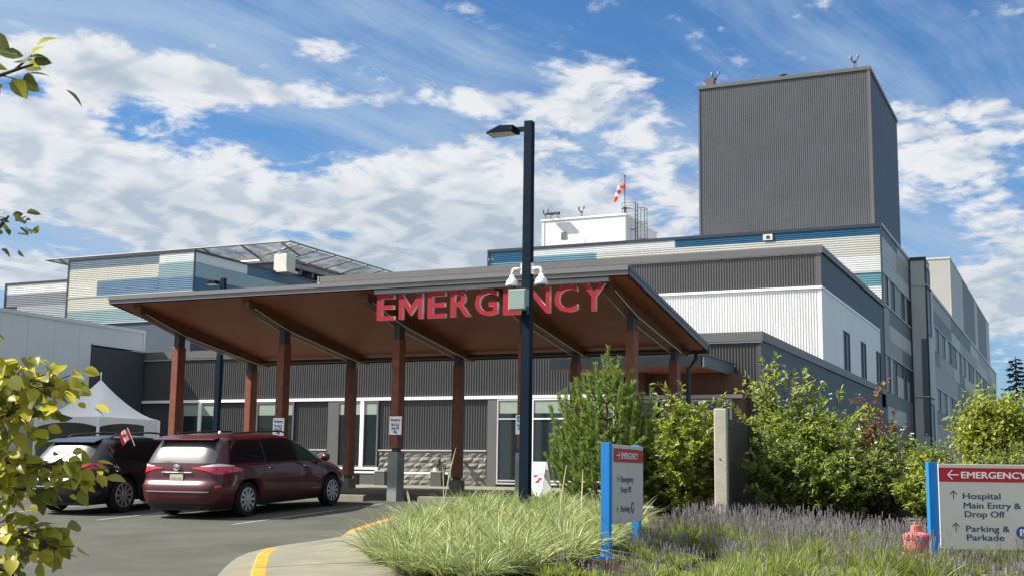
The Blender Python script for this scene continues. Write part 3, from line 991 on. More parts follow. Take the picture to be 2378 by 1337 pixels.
owl_lamp(-18.15, 67.7, TZ, 'twin lamp beacon at the left end of the grey tower roof')
owl_lamp(-10.25, 67.7, TZ, 'twin lamp beacon near the right corner of the grey tower roof')
fl = thing('roof_hood_vent', 'dark funnel shaped hood beside the left beacon on the grey tower', 'roof vent', (-18.5, 67.7, TZ))
m = MB(); m.prism([(-18.62, 67.6, TZ), (-18.25, 67.6, TZ), (-18.18, 67.6, TZ + .50), (-18.92, 67.6, TZ + .42)], (0, .3, 0)); m.build('hood', mat('brown_hood', (.09, .07, .065), .6), fl)
m = MB(); m.tube([(-18.45, 67.75, TZ - .1), (-18.45, 67.75, TZ + .05)], .1); m.build('neck', steel_dark, fl)
bd_ = thing('roof_bird', 'dark bird perched on the edge of the grey tower roof', 'bird', (-14.2, 67.6, TZ))
m = MB(); m.lathe([(.01, -.22), (.05, -.16), (.085, -.05), (.08, .05), (.05, .13), (.04, .17), (.045, .21), (.02, .27), (.004, .30)], (-14.2, 67.58, TZ + .10), 10, axis='x')
m.build('body', mat('bird_black', (.02, .02, .022), .7), bd_, smooth=True)

# --- white roof penthouse with vent, ladder and windsock
ph = thing('roof_penthouse', 'white box shaped roof penthouse beside the street lamp', 'building', (-31, 80, 14.2))
mb = MB(); mb.box(-34.3, -27.96, 80.02, 87.1, 14.0, 19.4); mb.build('wall', white_metal, ph)
mb = MB(); mb.box(-34.36, -27.9, 79.96, 87.15, 19.4, 19.52); mb.build('cap', white_trim, ph)
m = MB(); m.box(-32.82, -32.36, 79.98, 80.02, 18.0, 18.52)
vn = m.build('vent', grey_trim, ph)
m = MB()
for k in range(6): m.box(-32.79, -32.39, 79.965, 79.98, 18.03 + k * .08, 18.06 + k * .08)
m.build('louvre', steel_dark, vn)
m = MB(); m.box(-34.12, -34.08, 79.99, 80.02, 14.3, 19.4); m.box(-31.0, -30.98, 80.0, 80.02, 14.3, 18.0); m.build_each('wall_seam', grey_trim, ph)
ld = thing('caged_roof_ladder', 'grey steel ladder with round safety cage on the white penthouse', 'ladder', (-27.3, 81, 14.2))
m = MB()
lx = -27.55
for s in (-.25, .25): m.tube([(lx, 81.2 + s, 14.3), (lx, 81.2 + s, 20.5)], .035, 6)
for k in range(20): m.tube([(lx, 80.95, 14.5 + k * .3), (lx, 81.45, 14.5 + k * .3)], .02, 5)
m.build('ladder_rails', steel_dark, ld)
m = MB()
for z in (15.4, 16.6, 17.8, 19.0, 20.0):
    ring = [(lx + .38 + .40 * math.sin(a) - .0, 81.2 - .42 * math.cos(a), z) for a in np.linspace(-.4, math.pi + .4, 13)]
    m.tube(ring, .022, 5)
for a in np.linspace(.2, math.pi - .2, 5):
    x_, y_ = lx + .38 + .40 * math.sin(a), 81.2 - .42 * math.cos(a)
    m.tube([(x_, y_, 15.4), (x_, y_, 20.0)], .022, 5)
m.build('safety_cage', steel_dark, ld)
m = MB()
for s in (-.45, .45):
    m.tube([(lx, 81.2 + s * .55, 20.45), (lx - .9, 81.2 + s, 20.45), (lx - .9, 81.2 + s, 19.5)], .025, 5); m.tube([(lx, 81.2 + s * .55, 20.0), (lx - .9, 81.2 + s, 20.0)], .02, 5)
for z in (16.2, 18.6): m.tube([(lx, 81.2, z), (lx - .45, 81.2, z)], .04, 5)
m.build_each('guard_rail', steel_dark, ld)
ws = thing('windsock', 'orange and white windsock on a slim mast above the white penthouse', 'windsock', (-28.1, 80.3, 19.5))
m = MB(); m.tube([(-28.1, 80.3, 19.5), (-28.1, 80.3, 22.25)], .028, 6); m.lathe([(.02, 0), (.06, .02), (.06, .12), (.02, .15)], (-28.1, 80.3, 22.2), 8)
m.build('mast', dark_trim, ws)
m = MB(); m.tube([(-28.1, 80.3, 19.5), (-28.1, 80.3, 19.95)], .07, 6); m.tube([(-28.35, 80.3, 19.95), (-27.7, 80.3, 19.95)], .035, 6); m.box(-28.2, -28.0, 80.2, 80.4, 19.9, 20.03)
m.build('mast_clamp', dark_trim, ws)
sock_o = mat('windsock_orange', (.75, .09, .035), .6, transl=.3, tcol=(.8, .12, .05)); sock_w = mat('windsock_white', (.78, .76, .74), .6, transl=.3)
m = MB()
sp = [(-28.13, 21.55, .21), (-28.43, 21.52, .20), (-28.52, 21.28, .18), (-28.62, 21.05, .165), (-28.72, 20.82, .145), (-28.80, 20.63, .125), (-28.88, 20.47, .11)]
for k in range(len(sp) - 1):
    m.tube([(sp[k][0], 80.3, sp[k][1]), (sp[k + 1][0], 80.3, sp[k + 1][1])], [sp[k][2], sp[k + 1][2]], 10, mi=(0, 1, 0, 1, 0, 0)[k], cap=False)
m.build('sock', [sock_o, sock_w], ws)
for k, x in enumerate((-33.55, -33.0)):
    f = thing('roof_floodlight', ('left' if k == 0 else 'right') + ' one of two small floodlights leaning over the edge of the white penthouse roof', 'floodlight', (x, 79.9, 19.5), group='floodlights on the penthouse')
    m = MB(); m.tube([(x, 80.05, 19.5), (x, 79.7, 19.72)], .03, 6); m.build('arm', steel_dark, f)
    m = MB(); m.box(x - .24, x + .24, 79.45, 79.75, 19.70, 19.90); h = m.build('housing', steel_dark, f, bevel=.02)
    m = MB(); m.box(x - .2, x + .2, 79.5, 79.7, 19.685, 19.70); m.build('lens', mat('flood_lens', (.5, .55, .55), .1), h)
owl_lamp(-34.05, 80.1, 19.5, 'twin lamp beacon at the left end of the white penthouse roof')
owl_lamp(-31.3, 80.1, 19.5, 'twin lamp beacon in the middle of the white penthouse roof edge')
owl_lamp(-22.69, 47.4, 10.3, 'small twin lamp beacon on the grey parapet left of the blue block', k=.42)
for q, x in ((0, -29.5),):
    pass

# --- left banded block
YL = 57.5
lb = thing('left_banded_block', 'block banded in cream, slate and teal at the left behind the canopy', 'building', (-50, YL, 1.1))
mb = MB(); mb.box(-56.65, -47.0, YL + .08, 80, .8, 14.2); mb.build('wall_core', grey_side, lb)
LB = [(-56.65, -49.58, 13.62, 14.2, 0), (-49.58, -46.98, 13.62, 14.2, 1), (-56.65, -49.58, 12.80, 13.62, 2), (-49.58, -46.98, 12.73, 13.62, 3),
      (-56.65, -54.33, 11.92, 12.80, 5), (-54.33, -49.58, 11.92, 12.80, 4), (-49.58, -46.98, 11.92, 12.73, 4), (-56.65, -46.98, 11.02, 11.86, 2), (-56.65, -46.98, 10.24, 11.02, 3)]
for k, (nm, mm) in enumerate((('slate_band', slate_metal), ('white_band', white_metal), ('cream_band', cream_metal), ('pale_teal_band', teal_light), ('steel_blue_band', steel_blue), ('ivory_band', mat('ivory_cladding', (.60, .585, .52), .5, var=.03)))):
    mb = MB()
    for a, b, z0, z1, i in LB:
        if i == k: mb.ribs((a, YL + .06, 0), (1, 0, 0), b - a, z0, z1, .115, .035, FY, vertical=False)
    if k == 1:
        mb.box(-47.0, -46.95, YL + .1, 62.65, 13.62, 14.2)
    if k == 3:
        mb.box(-47.0, -46.955, YL + .1, 80, 12.73, 13.60)
    if mb.v: mb.build_each(nm, mm, lb)
mb = MB(); mb.box(-47.0, -46.95, 62.68, 80, 13.62, 14.2); mb.box(-47.0, -46.95, YL + .1, 80, 10.3, 12.71); mb.build_each('deep_blue_side_band', blue_metal, lb)
mb = MB(); mb.box(-56.72, -46.90, YL - .02, YL + .12, 14.2, 14.36); mb.box(-47.05, -46.90, YL + .12, 80, 14.2, 14.32); mb.box(-56.74, -56.65, YL, YL + .12, 9.0, 14.2); mb.box(-46.98, -46.92, YL, YL + .1, 10.3, 14.2)
mb.build_each('dark_parapet_trim', dark_trim, lb)
mb = MB(); mb.box(-56.7, -46.9, YL, YL + .07, 11.865, 11.915); mb.box(-56.7, -46.9, YL, YL + .07, 10.18, 10.235); mb.build_each('light_string_trim', grey_trim, lb)
lb2 = thing('far_left_block', 'lower white and grey banded block at the far left edge', 'building', (-60, 57.7, 1.1))
mb = MB(); mb.box(-62.1, -56.75, 57.78, 75, .8, 12.95); mb.build('wall_core', grey_side, lb2)
mb = MB(); mb.ribs((-62.05, 57.76, 0), (1, 0, 0), 5.3, 12.35, 12.98, .115, .035, FY, vertical=False); mb.box(-62.0, -61.0, 57.72, 57.76, 10.9, 11.35); mb.build('white_band', white_metal, lb2)
mb = MB(); mb.ribs((-62.05, 57.76, 0), (1, 0, 0), 5.3, 11.55, 12.35, .115, .035, FY, vertical=False); mb.build('slate_band', mat('slate_grey_cladding', (.22, .235, .27), .5, var=.05), lb2)
mb = MB(); mb.ribs((-61.0, 57.76, 0), (1, 0, 0), 4.25, 10.2, 11.55, .115, .035, FY, vertical=False); mb.build('pale_grey_band', mat('pale_grey_cladding', (.36, .38, .40), .5, var=.05), lb2)
mb = MB(); mb.box(-62.15, -56.75, 57.68, 57.8, 12.98, 13.10); mb.box(-62.15, -62.05, 57.68, 57.8, 10, 12.98); mb.build('dark_parapet_trim', dark_trim, lb2)

# --- helipad deck on the roof
hp = thing('helipad_deck', 'raised helipad deck with overhanging safety net frame on the left block', 'helipad', (-56, 72, 14.2))
HX0, HX1, HY0, HY1, HZ = -67.3, -46.2, 66.0, 81.0, 16.27
mb = MB(); mb.box(HX0 + 2.6, HX1 - 2.6, HY0 + 2.0, HY1 - 1.6, HZ - .9, HZ - .35); mb.build('deck', mat('galvanised_deck', (.30, .30, .29), .6, metal=.2, var=.25, vscale=.9, stain=.3), hp)
mb = MB()
for y in (HY0, HY1): mb.tube([(HX0, y, HZ), (HX1, y, HZ)], .06, 8)
for x in (HX0, HX1): mb.tube([(x, HY0, HZ), (x, HY1, HZ)], .06, 8)
mb.build_each('edge_rail', mat('galvanised_rail', (.17, .17, .165), .6, var=.1), hp)
mb = MB()
for x in np.arange(HX0 + 1.2, HX1, 3.2): mb.tube([(x, HY0, HZ), (x, HY0 + 2.2, HZ - .55)], .06, 6); mb.tube([(x, HY1, HZ), (x, HY1 - 1.8, HZ - .55)], .06, 6)
for y in np.arange(HY0 + 1.2, HY1, 2.2): mb.tube([(HX1, y, HZ), (HX1 - 2.8, y, HZ - .55)], .06, 6)
mb.build_each('net_bracket', mat('galvanised_rail', (.17, .17, .165), .6, var=.1), hp)
netm = bpy.data.materials.new('safety_net'); netm.use_nodes = True
gn = NG(netm.node_tree); bp = netm.node_tree.nodes['Principled BSDF']; bp.inputs['Base Color'].default_value = (.15, .15, .145, 1); bp.inputs['Roughness'].default_value = .7
co_ = gn.n('ShaderNodeTexCoord').outputs['Object']; ch = gn.n('ShaderNodeTexNoise'); ch.inputs['Scale'].default_value = 1.5; gn.l(co_, ch.inputs['Vector'])
tp = gn.n('ShaderNodeBsdfTransparent'); ms = gn.n('ShaderNodeMixShader'); gn.l(gn.ramp(ch.outputs['Fac'], .3, .7, .30, .60), ms.inputs[0]); gn.l(bp.outputs[0], ms.inputs[1]); gn.l(tp.outputs[0], ms.inputs[2]); gn.l(ms.outputs[0], netm.node_tree.nodes['Material Output'].inputs['Surface'])
mb = MB()
mb.poly([(HX0, HY0, HZ), (HX1, HY0, HZ), (HX1 - 2.6, HY0 + 2.0, HZ - .5), (HX0 + 2.6, HY0 + 2.0, HZ - .5)])
mb.poly([(HX1, HY0, HZ - .12), (HX1, HY1, HZ - .12), (HX1 - 2.6, HY1 - 1.6, HZ - .62), (HX1 - 2.6, HY0 + 2.0, HZ - .62)])
mb.build('safety_net', netm, hp)
mb = MB()
for y in np.arange(HY0 + 2.4, HY1 - 1.6, 1.5): mb.box(HX0 + 2.8, HX1 - 2.8, y, y + .25, HZ - 1.25, HZ - .9)
mb.build_each('deck_beam', mat('deck_beam_grey', (.20, .20, .20), .6, metal=.2, var=.2), hp)
mb = MB()
for x in (-60, -54, -49.6):
    for y in (69.0, 78.0): mb.tube([(x, y, 14.2), (x, y, HZ - .9)], .22, 10)
mb.build_each('deck_post', grey_trim, hp)
mb = MB(); mb.tube([(-53.5, 66.4, 15.7), (-53.5, 66.4, 15.2), (-48.8, 66.4, 15.2)], .07, 8); mb.build('white_pipe', white_trim, hp)
vb = thing('roof_vent_box', 'cream vent box on the roof edge under the helipad', 'roof vent', (-46.6, 66, 14.3))
m = MB(); m.box(-47.15, -46.15, 65.7, 66.7, 14.35, 15.4); m.build('housing', cream_metal, vb, bevel=.03)
m = MB(); m.box(-47.3, -46.0, 65.55, 66.85, 14.2, 14.35); m.build('curb', cream_metal, vb)

# --- grey annex at the left
ax = thing('pale_annex', 'pale grey windowless annex with overhanging end at the left edge', 'building', (-33, 30, 1.1))
annex_m = mat('pale_annex_panel', (.56, .585, .575), .6, var=.04, vscale=.6, spec=.3, stain=.08, streak=True)
AXX = -32.2
mb = MB()
mb.box(-48, AXX, 12, 34.0, .5, 6.62); mb.box(-48, AXX, 34.0, 36.75, 5.98, 6.62)
mb.build('wall', annex_m, ax)
mb = MB(); mb.box(-48, AXX + .04, 12, 36.80, 6.62, 6.74); mb.box(AXX - .1, AXX + .03, 36.70, 36.80, 5.95, 6.62); mb.box(AXX - .05, AXX + .03, 34.05, 36.70, 5.94, 6.0); mb.build('edge_trim', mat('annex_trim', (.52, .54, .54), .5, var=.03), ax)
mb = MB(); mb.box(-48, AXX - .08, 34.1, 36.9, 1.0, 5.9); mb.build('recess_wall', mat('recess_shade_panel', (.04, .05, .056), .6, var=.08), ax)  # dark face standing in for the shade under the overhanging end
mb = MB()
for y in np.arange(13, 34, 1.2): mb.box(AXX, AXX + .004, y, y + .012, .9, 6.6)
mb.build_each('panel_joint', mat('annex_joint', (.36, .38, .38), .6), ax)
mb = MB(); mb.box(-34.2, -32.4, 36.86, 36.92, 5.72, 5.95); mb.build('light_reveal', annex_m, ax)

# --- trees far behind, only a few pixels
# ------------------------------------------------------------------ entrance canopy
cn = thing('entrance_canopy', 'long sloping timber canopy with red brown posts over the drop off', 'canopy', (-14.7, 25, 1.0))
CX0, CX1, CY0, CY1 = -21.37, -8.02, 23.10, 28.85


def ctop(y): return 5.70 - .1705 * (y - CY0)


mb = MB()
n = 60; 
mb.prism([(CX0, CY0 + .02, ctop(CY0) - .06), (CX0, CY0 + .02, ctop(CY0) - .012), (CX0, CY1, ctop(CY1) - .012), (CX0, CY1, ctop(CY1) - .06)], (CX1 - CX0, 0, 0))
mb.build('roof_deck', grey_cap, cn)
mb = MB()
# tongue and groove soffit boards running along the eave
nb = 44
for k in range(nb):
    y0 = CY0 + .10 + (CY1 - CY0 - .12) * k / nb; y1 = CY0 + .10 + (CY1 - CY0 - .12) * (k + 1) / nb - .008
    mb.poly([(CX0 + .06, y0, ctop(y0) - .168), (CX0 + .06, y1, ctop(y1) - .168), (CX1 - .06, y1, ctop(y1) - .168), (CX1 - .06, y0, ctop(y0) - .168)])
mb.prism([(CX0 + .05, CY0 + .08, ctop(CY0) - .16), (CX0 + .05, CY0 + .08, ctop(CY0) - .07), (CX0 + .05, CY1 - .01, ctop(CY1) - .07), (CX0 + .05, CY1 - .01, ctop(CY1) - .16)], (CX1 - CX0 - .1, 0, 0))
mb.build('timber_soffit', wood_ceil, cn)
mb = MB()
mb.box(CX0 - .02, CX1 + .02, CY0 - .06, CY0 + .02, ctop(CY0) - .085, ctop(CY0) + .005)
mb.box(CX0 - .01, CX1 + .01, CY0 - .03, CY0 + .02, ctop(CY0) - .175, ctop(CY0) - .087)
mb.build('front_fascia', mat('grey_fascia_metal', (.155, .15, .15), .4, var=.05, metal=.2), cn)
for xx, nm in ((CX1, 'right'), (CX0 - .04, 'left')):
    mb = MB()
    y0, y1 = CY0 + .021, CY1 + .05
    mb.prism([(xx, y0, ctop(y0) - .08), (xx, y0, ctop(y0)), (xx, y1, ctop(y1)), (xx, y1, ctop(y1) - .08)], (.05, 0, 0))
    mb.prism([(xx + .008, y0, ctop(y0) - .175), (xx + .008, y0, ctop(y0) - .082), (xx + .008, y1, ctop(y1) - .082), (xx + .008, y1, ctop(y1) - .175)], (.03, 0, 0))
    mb.build('verge_fascia', mat('blue_grey_fascia', (.085, .11, .135), .5, var=.05), cn)
mb = MB(); mb.box(CX0 - .02, CX1 + .05, CY1, CY1 + .14, ctop(CY1) - .24, ctop(CY1) - .01); mb.build('gutter', steel_dark, cn)
mb = MB(); mb.tube([(CX0 + .6, CY1 - .45, 4.52), (CX1 - .3, CY1 - .45, 4.52)], .05, 8); mb.build('sprinkler_pipe', steel_dark, cn)
mb = MB(); mb.tube([(-8.30, CY1 + .05, 4.55), (-8.30, CY1 + .05, 4.35), (-8.42, CY1 - .2, 4.1), (-8.42, CY1 - .2, 1.1)], .06, 8); mb.build('downpipe', steel_dark, cn)
cols = [-20.74, -17.52, -14.31, -11.10, -8.59]
for x in cols:
    b = MB()
    P = [(x - .11, 23.36, ctop(23.36) - .172), (x - .11, 23.36, 5.29), (x - .11, 24.96, 4.95), (x - .11, 28.2, 4.47), (x - .11, 28.8, 4.43), (x - .11, 28.8, ctop(28.8) - .172)]
    b.prism(P, (.22, 0, 0))
    bo = b.build('beam', wood_beam, cn)
    b = MB()   # thin steel tension rods along the lower edges
    for s in (-.135, .135):
        b.tube([(x + s, 23.55, 5.29), (x + s, 24.96, 4.93), (x + s, 28.2, 4.45)], .014, 6)
    b.build_each('tension_rod', grey_trim, bo)
    for (yc, zb, zt, ped) in ((25.0, g_h(25.0), 4.62, True), (28.1, 1.0, 4.26, False)):
        c = MB()
        if ped:
            c.box(x - .10, x + .10, yc - .15, yc + .15, 2.10, zt)
        else:
            c.box(x - .10, x + .10, yc - .15, yc + .15, 1.44, zt)
        co = c.build('post', wood, cn, bevel=.012)
        p = MB()
        if ped:
            p.box(x - .13, x + .13, yc - .17, yc + .17, zb - .1, 2.02)
        else:
            p.box(x - .14, x + .14, yc - .18, yc + .18, .9, 1.38)
        p.build('concrete_pedestal', conc_grey if ped else concrete, co, bevel=.015)
        q = MB()
        zz = 2.02 if ped else 1.38
        q.box(x - .06, x + .06, yc - .11, yc + .11, zz, zz + .09)
        q.box(x - .075, x + .075, yc - .12, yc + .12, zt - .02, zt + (.36 if ped else .22))
        q.build_each('steel_connector', steel_dark, co)

# EMERGENCY sign hung from the eave
es = thing('emergency_sign', 'large red channel letters reading EMERGENCY hung under the canopy eave', 'sign', (-11.3, 23.2, 4.9))
mb = MB(); mb.box(-13.92, -8.46, 23.16, 23.28, 5.425, 5.515); mb.build('raceway', mat('raceway_grey', (.30, .30, .30), .4, var=.05), es)
word = 'EMERGENCY'
me = text_mesh('E', 1.0)
LX = [-13.85, -13.30, -12.59, -12.04, -11.46, -10.80, -10.26, -9.64, -9.03]
LWd = [.43, .58, .43, .48, .53, .41, .52, .51, .50]
def m_letter():
    b = MB()
    t_ = .165
    b.prism([(0, 0, .5), (t_, 0, .5), (t_, .62, .5), (.5, .14, .5), (1 - t_, .62, .5), (1 - t_, 0, .5), (1, 0, .5), (1, 1, .5), (.86, 1, .5), (.5, .46, .5), (.14, 1, .5), (0, 1, .5)], (0, 0, -1.0))
    o_ = b.build('m', red_face)
    me_ = o_.data
    bpy.data.objects.remove(o_)
    me_.materials.clear()
    return me_


for ch_, lx_, lw_ in zip(word, LX, LWd):
    me = m_letter() if ch_ == 'M' else text_mesh(ch_, 1.0, bold=.012, extrude=.5)
    vs = np.array([v.co[:] for v in me.vertices])
    x0, x1, y0, y1 = vs[:, 0].min(), vs[:, 0].max(), vs[:, 1].min(), vs[:, 1].max()
    L = es.location
    for v in me.vertices:
        fx = (v.co.x - x0) / (x1 - x0); fy = (v.co.y - y0) / (y1 - y0); fz = v.co.z
        v.co = (lx_ + fx * lw_ - L.x, (23.17 if fz > 0 else 23.27) - L.y, 4.84 + fy * .555 - L.z)
    me.update()
    me.materials.append(letter_side); me.materials.append(red_face)
    for p in me.polygons: p.material_index = 1 if abs(p.normal.y) > .8 else 0
    lo = bpy.data.objects.new('letter', me); col.objects.link(lo); lo.parent = es
    m = MB()   # white face edge just proud, and two hangers
    for q in (.25, .75): m.tube([(lx_ + lw_ * q, 23.22, 5.39), (lx_ + lw_ * q, 23.22, 5.43)], .012, 5)
    m.build_each('hanger', grey_trim, lo)

# --- entrance vestibule and its small flat canopy
vs_ = thing('entrance_vestibule', 'brown panelled glazed entrance vestibule under the small flat canopy', 'entrance', (-10.4, 35, 1.1))
brown_panel = mat('brown_panel', (.085, .035, .025), .6, var=.12, vscale=1.5)
mb = MB(); mb.box(-12.4, -9.0, 36.2, 36.93, 3.95, 4.60); mb.box(-12.4, -12.2, 36.2, 36.93, 1.12, 3.95); mb.box(-9.3, -9.0, 36.2, 36.93, 1.12, 3.95); mb.build_each('brown_wall', brown_panel, vs_)
mb = MB(); mb.box(-12.42, -8.98, 36.12, 36.2, 3.86, 3.97); mb.build('header_strip', grey_trim, vs_)
window(vs_, 'y', -12.18, -9.32, 1.15, 3.84, 36.3, grey_trim, glass, mull=(-11.2, -10.2), rail=(2.9,), fr=.07, name='door')
fcn = thing('flat_entry_canopy', 'small flat grey edged canopy with timber soffit over the entrance door', 'canopy', (-11, 34, 4.6))
mb = MB(); mb.box(-14.1, -9.45, 33.6, 39.0, 4.70, 4.90); mb.box(-14.1, -9.5, 33.55, 33.6, 4.60, 4.90); mb.build('dark_front_fascia', mat('dark_soffit_fascia', (.018, .026, .032), .6, var=.1, spec=.1), fcn)
mb = MB(); mb.box(-9.45, -9.40, 33.55, 36.9, 4.58, 4.92); mb.box(-9.5, -9.36, 33.5, 36.9, 4.92, 4.96); mb.build('side_fascia', mat('blue_grey_fascia', (.15, .18, .21)), fcn)
mb = MB(); mb.box(-14.0, -9.46, 33.65, 36.9, 4.62, 4.68); mb.build('timber_soffit', wood_ceil, fcn)
mb = MB()
for x in (-13.6, -11.6, -9.8): mb.box(x - .06, x + .06, 33.9, 34.1, 4.90, 5.25)
mb.build_each('hanger_post', steel_dark, fcn)
mb = MB(); mb.box(-12.3, -11.8, 35.5, 36.19, 4.0, 4.62); mb.build('brown_upstand', brown_panel, fcn)

# small white notices on the front posts


def notice(x, y, z0, z1, w, lines, label):
    t = thing('notice_sign', label, 'sign', (x, y, z0), group='white notices on the canopy posts')
    m = MB(); m.box(x, x + w, y - .012, y, z0, z1); p = m.build('panel', sign_white, t)
    m = MB()
    h = (z1 - z0)
    for (txt, fz, wd) in lines:
        for k_ in range(2): place_text(m, txt, .095, (x + w / 2 + (k_ - .5) * .006, y - .013, z0 + h * fz), (1, 0, 0), (0, 0, 1), (0, -1, 0), align='c', width=wd * w, lift=.002 + k_ * .0004)
    m.build('lettering', navy_text, t)


notice(-17.64, 24.83, 2.39, 2.81, .32, (('Emergency', .74, .80), ('Pick Up &', .48, .66), ('Drop Off', .29, .62), ('Only', .09, .30)), 'white notice on the second front post, above the maroon minivan')
notice(-14.41, 24.83, 2.41, 2.83, .32, (('Emergency', .74, .80), ('Pick Up &', .48, .66), ('Drop Off', .29, .62), ('Only', .09, .30)), 'white notice on the middle front post, fully in view above its concrete pedestal')
notice(-11.22, 24.83, 2.42, 2.84, .32, (('30 Minute', .80, .80), ('Maximum', .62, .72), ('Pick Up &', .38, .70), ('Drop Off', .22, .62), ('Only', .06, .30)), 'white notice half hidden behind the black lamp post')

# ------------------------------------------------------------------ wheel stops, bench, bins, sandwich board
for x0, x1, lab in ((-16.95, -14.95, 'concrete wheel stop in front of the maroon minivan'), (-13.55, -11.5, 'concrete wheel stop beside the middle pedestal, behind the grass')):
    y = 24.75; z = g_h(24.75)
    m = MB(); m.prism([(x0, y - .10, z - .02), (x0, y - .07, z + .13), (x0, y + .07, z + .14), (x0, y + .10, z - .02)], (x1 - x0, 0, 0))
    o = m.build('wheel_stop', concrete, bevel=.012); tag(o, lab, 'wheel stop', 'concrete wheel stops')
bn = thing('sidewalk_bench', 'long low pale bench in front of the stone wall', 'bench', (-20, 35.5, 1.12))
m = MB(); m.box(-22.0, -18.3, 35.3, 35.7, 1.50, 1.56); m.build('seat', white_trim, bn)
for x in (-20.95, -18.8):
    m = MB(); m.box(x - .04, x + .04, 35.30, 35.38, 1.56, 1.70); m.build('armrest', white_trim, bn)
for x in (-21.8, -20.5, -18.5):
    m = MB(); m.box(x - .05, x + .05, 35.4, 35.6, 1.12, 1.50); m.build('leg', steel_dark, bn)
for x, lab in ((-20.55, 'dark square litter bin beside the bench, left of the middle post'), (-18.5, 'dark litter bin with pale lid, right of the middle post')):
    b = thing('litter_bin', lab, 'bin', (x, 35.0, 1.12), group='litter bins on the sidewalk')
    m = MB(); m.prism([(x - .19, 34.85, 1.12), (x + .19, 34.85, 1.12), (x + .17, 34.85, 1.56), (x - .19, 34.85, 1.56)], (0, .3, 0)); m.build('body', mat('dark_bin', (.06, .065, .06), .6), b)
    m = MB(); m.box(x - .2, x + .19, 34.84, 35.16, 1.56, 1.59); m.build('lid', grey_trim, b)
sb = thing('sandwich_board', 'white sandwich board with red marks behind the lamp post', 'sign', (-10.42, 24.3, .9), (0, 0, rad(-8)))
m = MB(); m.prism([(-.20, -.28, .0), (.20, -.28, .0), (.18, -.02, .92), (-.18, -.02, .92)], (0, -.02, .0)); m.build('front_board', sign_white, sb, local=True)
m = MB(); m.prism([(-.20, .28, .0), (.20, .28, .0), (.18, .02, .92), (-.18, .02, .92)], (0, .02, .0)); m.build('rear_board', sign_white, sb, local=True)
m = MB()
for z, x in ((.62, -.02), (.5, .05), (.56, .10)):
    yy = -.28 + .26 * (z / .92) - .026
    m.prism([(x - .06, yy - .0, z - .03), (x + .04, yy, z - .03), (x + .06, yy + .008, z + .03), (x - .03, yy + .008, z + .03)], (0, -.003, 0))
m.build('red_mark', sign_red, sb, local=True)

# ------------------------------------------------------------------ street lamps


def lamp_post(x, y, z0, zt, label, headlen=.52, arm=.3, scale=1.0, detail=True):
    t = thing('street_lamp', label, 'street lamp', (x, y, z0), group='street lamps')
    s = .078 * scale
    m = MB(); m.prism([(x - s * 1.22, y - s * 1.22, z0 - .1), (x + s * 1.22, y - s * 1.22, z0 - .1), (x + s * 1.22, y + s * 1.22, z0 - .1), (x - s * 1.22, y + s * 1.22, z0 - .1)], (0, 0, .0001)); m = MB()
    b, tp_ = s * 1.12, s * .95
    lo = [(x - b, y - b, z0), (x + b, y - b, z0), (x + b, y + b, z0), (x - b, y + b, z0)]
    hi = [(x - tp_, y - tp_, zt), (x + tp_, y - tp_, zt), (x + tp_, y + tp_, zt), (x - tp_, y + tp_, zt)]
    for k in range(4): m.poly([lo[k], lo[(k + 1) % 4], hi[(k + 1) % 4], hi[k]])
    m.poly(hi); m.poly(lo[::-1])
    m.build('pole', pole_black, t, merge=True)
    m = MB(); m.box(x - .22, x + .22, y - .22, y + .22, z0 - .1, z0 + .03); m.build('base_plate', pole_black, t)
    m = MB(); m.box(x - s - arm, x - s + .01, y - .03, y + .03, zt - .17, zt - .09); m.build('arm', pole_black, t)
    xa = x - s - arm + .12
    m = MB(); zt2 = zt - .05
    m.prism([(xa, y - .17, zt2 - .02), (xa - headlen * .5, y - .17, zt2), (xa - headlen, y - .13, zt2 - .09), (xa - headlen, y - .13, zt2 - .13), (xa - headlen * .6, y - .17, zt2 - .13), (xa, y - .17, zt2 - .13)], (0, .34, 0))
    h = m.build('lamp_head', pole_black, t, bevel=.012)
    m = MB(); m.box(xa - headlen + .05, xa - .06, y - .13, y + .13, zt2 - .139, zt2 - .131); m.build('diffuser', mat('lamp_diffuser', (.55, .52, .42), .3, var=.08), h)
    return t


lamp_post(-8.84, 20.0, g_h(20) + .13, 7.93, 'tall black square lamp post with cameras standing in the grass bed', headlen=.56, arm=.30)
lamp_post(-25.68, 33.0, 1.12, 7.85, 'dark lamp post seen through the canopy between the left posts', headlen=.5, arm=.25)


def dome_camera(s, label):
    x, y = -8.84, 20.0
    t = thing('dome_camera', label, 'security camera', (x, y, 5.2), group='dome cameras on the lamp post')
    x1 = x + s * .085
    m = MB(); m.box(x1, x1 + s * .03, y - .06, y + .04, 5.10, 5.30); m.build('bracket', cam_white, t, bevel=.006)
    xc = x + s * .285
    arc = [(x1 + s * .03, y - .04, 5.20), (xc - s * .06, y - .04, 5.205)] + [(xc - s * .06 + s * .06 * math.sin(a), y - .04, 5.145 + .06 * math.cos(a)) for a in np.linspace(.2, math.pi / 2, 6)] + [(xc, y - .04, 5.08)]
    m = MB(); m.tube(arc, .028, 10); m.build('arm', cam_white, t, smooth=True)
    m = MB(); m.lathe([(.02, .17), (.045, .165), (.05, .12), (.075, .10), (.105, .05), (.118, .0), (.118, -.025), (.105, -.03)], (xc, y - .04, 4.93), 22); h = m.build('housing', cam_white, t, smooth=True)
    m = MB(); m.lathe([(.085, 0), (.08, -.03), (.06, -.06), (.03, -.075), (.004, -.08)], (xc, y - .04, 4.90), 18); m.build('dome', mat('smoked_dome', (.03, .035, .035), .08, spec=.8), h, smooth=True)


